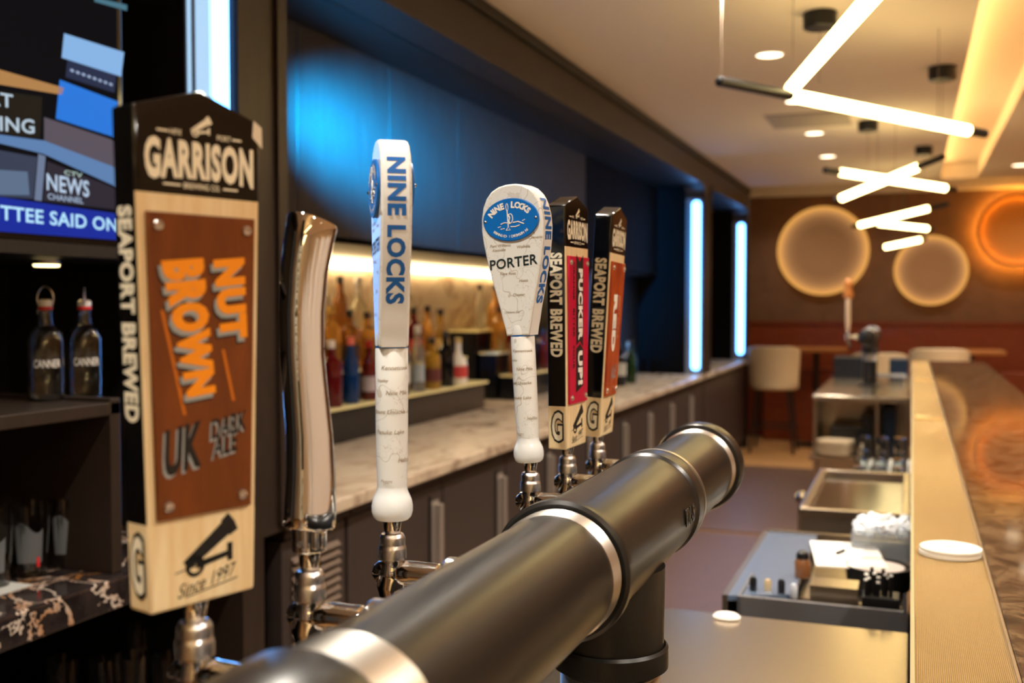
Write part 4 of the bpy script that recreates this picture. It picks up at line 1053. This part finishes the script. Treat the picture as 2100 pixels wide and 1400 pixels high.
# ================================================================== ceiling lamps
def tube_light(a, b, e0, e1, label, cables=()):
    """a, b: ends of the glowing tube; e0, e1: lengths of the dark sleeves beyond each end"""
    a, b = Vector(a), Vector(b); d = (b - a).normalized()
    t = thing('pendant_tube', label, 'pendant lamp', a, 0, 'pendant tube lamps')
    r = .024
    def P(v): return Vector(v) - a
    def seg(p, q, rr, name, mt):
        q0 = P(p); L = (Vector(q) - Vector(p)).length
        T = TR(*q0) @ d.to_track_quat('Z', 'Y').to_matrix().to_4x4()
        pr = [(0, 0), (rr * .7, .004), (rr, rr * .5), (rr, L - rr * .5), (rr * .7, L - .004), (0, L)]
        obj(name, MB().lathe(pr, 24, T=T), mt, t)
    seg(a, b, r, 'glowing_tube', TUBE_M)
    if e0: seg(a - d * e0, a + d * .004, r * .8, 'end_sleeve', BLACK_RUB)
    if e1: seg(b - d * .004, b + d * e1, r * .8, 'end_sleeve', BLACK_RUB)
    for s in cables:
        p = a + d * s if s <= 0 else a + (b - a) * s
        obj('cable', MB().tube([P(p), P((p.x, p.y, ZC))], .0015, 6), mat('thin_cable', (120, 105, 90), .5), t)
    return t
D = atD
tube_light(D(1622, 182, 4.02), D(1905, -140, 2.2), .10, .2, 'nearest pendant tube running up out of the frame', (.02,))
tube_light(D(1624, 196, 3.98), D(1988, 268, 4.55), .38, .12, 'second nearest pendant tube, long and nearly level across the aisle', (-.36, .80))
tube_light(D(1722, 353, 6.5), D(1940, 386, 7.0), .14, .10, 'pendant tube sloping down to the right in the crossed pair', (.5,))
tube_light(D(1724, 407, 6.9), D(1883, 342, 6.2), .06, .22, 'pendant tube rising to the right in the crossed pair', (.5,))
tube_light(D(1760, 462, 9.0), D(1906, 427, 8.6), .06, .16, 'pendant tube rising to the right below the crossed pair', (.5,))
tube_light(D(1800, 458, 9.3), D(1904, 469, 9.4), .04, .05, 'short looking pendant tube half hidden below the crossed pair', (.5,))
tube_light(D(1813, 507, 10.1), D(1890, 491, 9.9), .04, .05, 'farthest pendant tube in front of the smaller disc', (.5,))
# unseen tubes added behind the camera as front light, continuing the chain
for k, (p, q) in enumerate((((.35, -1.9, 2.3), (1.0, -.5, 2.3)), ((1.5, -2.6, 2.3), (.6, -3.2, 2.3)))):
    tube_light(p, q, .1, .1, ['pendant tube over the bar behind the camera', 'rearmost pendant tube behind the camera'][k], (.5,))
def canopy(x, y, s, label):
    t = thing('pendant_canopy', label, 'canopy', (x, y, ZC), 0, 'pendant canopies')
    obj('canopy', MB().lathe([(s * .92, 0), (s, -.004), (s, -.060), (s * .9, -.066), (0, -.066)], 32), BLACK_RUB, t)
    obj('cable', MB().tube([(0, 0, -.06), (0, 0, -.28)], .0015, 6), mat('thin_cable'), t)
for (x, y, s, l) in ((-.357, 4.386, .066, 'round black canopy nearest the camera on the ceiling'), (.126, 5.603, .066, 'black canopy hanging right near the cove'), (-.276, 7.086, .062, 'black canopy behind the level pendant tube'), (.069, 8.371, .062, 'farthest black canopy above the crossed pair')):
    canopy(x, y, s, l)
def downlight(x, y, label, z=ZC, k=1.0):
    t = thing('downlight', label, 'downlight', (x, y, z), 0, 'recessed downlights')
    obj('lens', MB().lathe([(0, -.003), (.058, -.003), (.060, -.001), (.060, -.0005)], 28), DOWN_M, t)
    obj('bezel', MB().lathe([(.060, -.0005), (.061, -.005), (.072, -.004), (.074, -.0005)], 28, cap=False), mat('bezel_white', (225, 215, 200), .5), t)
    ld = bpy.data.lights.new('lamp', 'SPOT'); ld.energy = DOWNLIGHT_W * 6 * k; ld.color = WARM; ld.spot_size = math.radians(125); ld.spot_blend = .7; ld.shadow_soft_size = .05
    lo = bpy.data.objects.new('lamp', ld); C.objects.link(lo); lo.parent = t; lo.location = (0, 0, -.012)
nl = ['nearest visible', 'second', 'third', 'farthest']
for k in range(8):
    y = 5.04 + 1.205 * (k - 4)
    downlight(-.635, y, ('recessed downlight left of the pendants, %s one' % nl[k - 4]) if k >= 4 else 'recessed downlight over the aisle, %s behind the visible row' % ['fourth', 'third', 'second', 'first'][k])
for k in range(10):  # first lamp is in view; the rest are added to light the handles
    downlight(.83, 9.77 - 1.205 * k, 'recessed downlight at the right frame edge near the far wall' if k == 0 else 'recessed downlight over the bar stools, %s from the far wall' % ordn[k])
for k in range(5):  # unseen row added to brighten the walls
    downlight(4.7, 6.5 - 2.3 * k, 'recessed downlight along the right wall, %s from the far wall' % ordn[k], k=1.5)
for k in range(5):  # unseen row added for light from the guest side
    downlight(2.6, 8.0 - 2.4 * k, 'recessed downlight over the dining side, %s from the far wall' % ordn[k])
for k, x in enumerate((-1.35, -.1, 1.15)):  # unseen lamps added to brighten the far wall
    downlight(x, 11.15, ['recessed downlight in the raised far ceiling above the aisle stools', 'recessed downlight in the raised far ceiling above the bar end', 'recessed downlight in the raised far ceiling at the right'][k], 2.82, .28)
o = obj('air_vent', MB().box(-.866, -.376, 6.64, 7.15, ZC - .008, ZC - .0005), mat('vent_beige', (160, 148, 134), .7), None, smooth=0, bevel=.003)
tag(o, 'flat square air vent panel in the ceiling', 'air vent')

# ================================================================== glowing discs on the far wall
def disc(px, py, rad_px, label, halo=False):
    yy = YW - (.13 if halo else .06)
    d = ray(px, py); c = CP + d * (yy / d.y)
    e = CP + ray(px + rad_px, py) * (yy / ray(px + rad_px, py).y)
    R = abs(e.x - c.x)
    t = thing('wall_disc', label, 'wall lamp', (c.x, yy, c.z), 0, 'glowing wall discs')
    T = Matrix.Rotation(pi / 2, 4, 'X')      # local z -> -y (towards the room)
    if not halo:
        # opal bowl: falloff of the rim light put into stepped emission
        steps_ = [(0, .60, .10), (.60, .72, .14), (.72, .80, .21), (.80, .87, .33), (.87, .93, .50)]
        for (r0, r1, e) in steps_:
            obj('opal_face', MB().lathe([(R * r0, -.014 + .02 * r0), (R * r1, -.014 + .02 * r1)], 72, T=T, cap=False), mat('opal_%d' % (e * 100), (132, 92, 56), .6, emit=(1.0, .50 - e * .05, .21 - e * .16), es=e), t)
        obj('led_rim', MB().lathe([(R * .93, .005), (R * .97, .010), (R * .99, .007), (R, -.004), (R, -.05)], 72, T=T, cap=False), emis('ring_led_rim', (1.0, .46, .10), .74), t)
    else:
        obj('bowl', MB().lathe([(0, -.02), (R * .97, -.02), (R, -.015), (R, .040), (R * .91, .040), (R * .91, .034)], 72, T=T, cap=False), mat('bowl_amber', (196, 130, 56), .7), t)
        obj('led_ring', MB().ring(R * .90, .012, 80, 8, T=TR(0, .050, 0) @ T), emis('halo_ring_glow', (1.0, .50, .07), 46.0), t)
        obj('inner_led_ring', MB().ring(R * .955, .009, 80, 8, T=TR(0, -.016, 0) @ T), emis('inner_ring_glow', (1.0, .50, .07), 11.0), t)
    return t
disc(1687, 514, 96, 'large glowing orange rimmed disc on the far wall, left of the three')
disc(1909, 554, 78, 'smaller glowing disc on the far wall, middle of the three')
disc(2085, 472, 84, 'haloed orange disc cut by the right frame edge on the far wall', True)

# ================================================================== seats and tables beyond the bar
def stool(x, y, rz, label, top=1.05):
    t = thing('bar_stool', label, 'bar stool', (x, y, 0), rz, 'cream upholstered bar stools')
    k = top / 1.05
    def shell(r, z0, z1, a0, a1, th, n=14):
        vs = []; fs = []
        for i in range(n + 1):
            a = a0 + (a1 - a0) * i / n
            e = 1 - .0 * abs(2 * i / n - 1)
            for rr, z in ((r, z0), (r + .02, z1 - .04 * abs(2 * i / n - 1) ** 4), (r + .02 - th, z1 - .01 - .04 * abs(2 * i / n - 1) ** 4), (r - th, z0)):
                vs.append((rr * math.cos(a), rr * math.sin(a) * .92, z * k))
            if i:
                b = 4 * i
                for j in range(4): fs.append((b - 4 + j, b - 4 + (j + 1) % 4, b + (j + 1) % 4, b + j))
        fs += [(0, 1, 2, 3), (4 * n + 3, 4 * n + 2, 4 * n + 1, 4 * n)]
        return MB().add(vs, fs)
    obj('backrest', shell(.25, .66, 1.05, math.radians(195), math.radians(345), .05), CHAIR_L, t, smooth=50, bevel=.012)
    obj('seat', MB().lathe([(0, .62 * k), (.21, .62 * k), (.235, .64 * k), (.235, .69 * k), (.20, .715 * k), (0, .72 * k)], 32), CHAIR_L, t)
    for a, b in ((-1, -1), (1, -1), (1, 1), (-1, 1)):
        obj('leg', MB().tube([(a * .15, b * .15, .62 * k), (a * .21, b * .21, 0)], .014, 8), CHAIR_D, t)
    q = .19
    obj('foot_rail', MB().tube([(-q, -q, .26), (q, -q, .26), (q, q, .26), (-q, q, .26)], .009, 8, closed=True), CHAIR_D, t)
stool(-1.275, 10.72, .0, 'cream bar stool left of the pair beyond the aisle', 1.06)
stool(-1.95, 11.2, .2, 'cream bar stool half hidden behind the back bar wall end', 1.06)
stool(-.28, 10.6, .0, 'cream bar stool just right of the far tower', 1.02)
stool(.24, 10.3, .0, 'cream bar stool beyond the far end of the bar', 1.08)
stool(.86, 5.9, -1.15, 'cream bar stool at the right frame edge along the bar', 1.06)
for k, (x, l) in enumerate(((-.92, 'high oak table behind the aisle stools'), (.55, 'high oak table beyond the far end of the bar'))):
    t = thing('high_table', l, 'table', (x, 11.31, 0), 0, 'high oak tables by the far wall')
    obj('table_top', MB().box(-.34, .30, -.3, .3, .985, 1.02), TABLEW, t, smooth=0, bevel=.004)
    obj('column', MB().lathe([(.03, .02), (.03, .985)], 16), CHAIR_D, t)
    obj('foot', MB().lathe([(.22, 0), (.22, .01), (.04, .03)], 28), CHAIR_D, t)
o = obj('bench_seat', MB().box(-1.5, 2.0, 11.62, 11.9, .0, .78), REDWOOD, None, smooth=0, bevel=.01)
tag(o, 'long red brown wooden bench along the far wall panelling', 'bench')
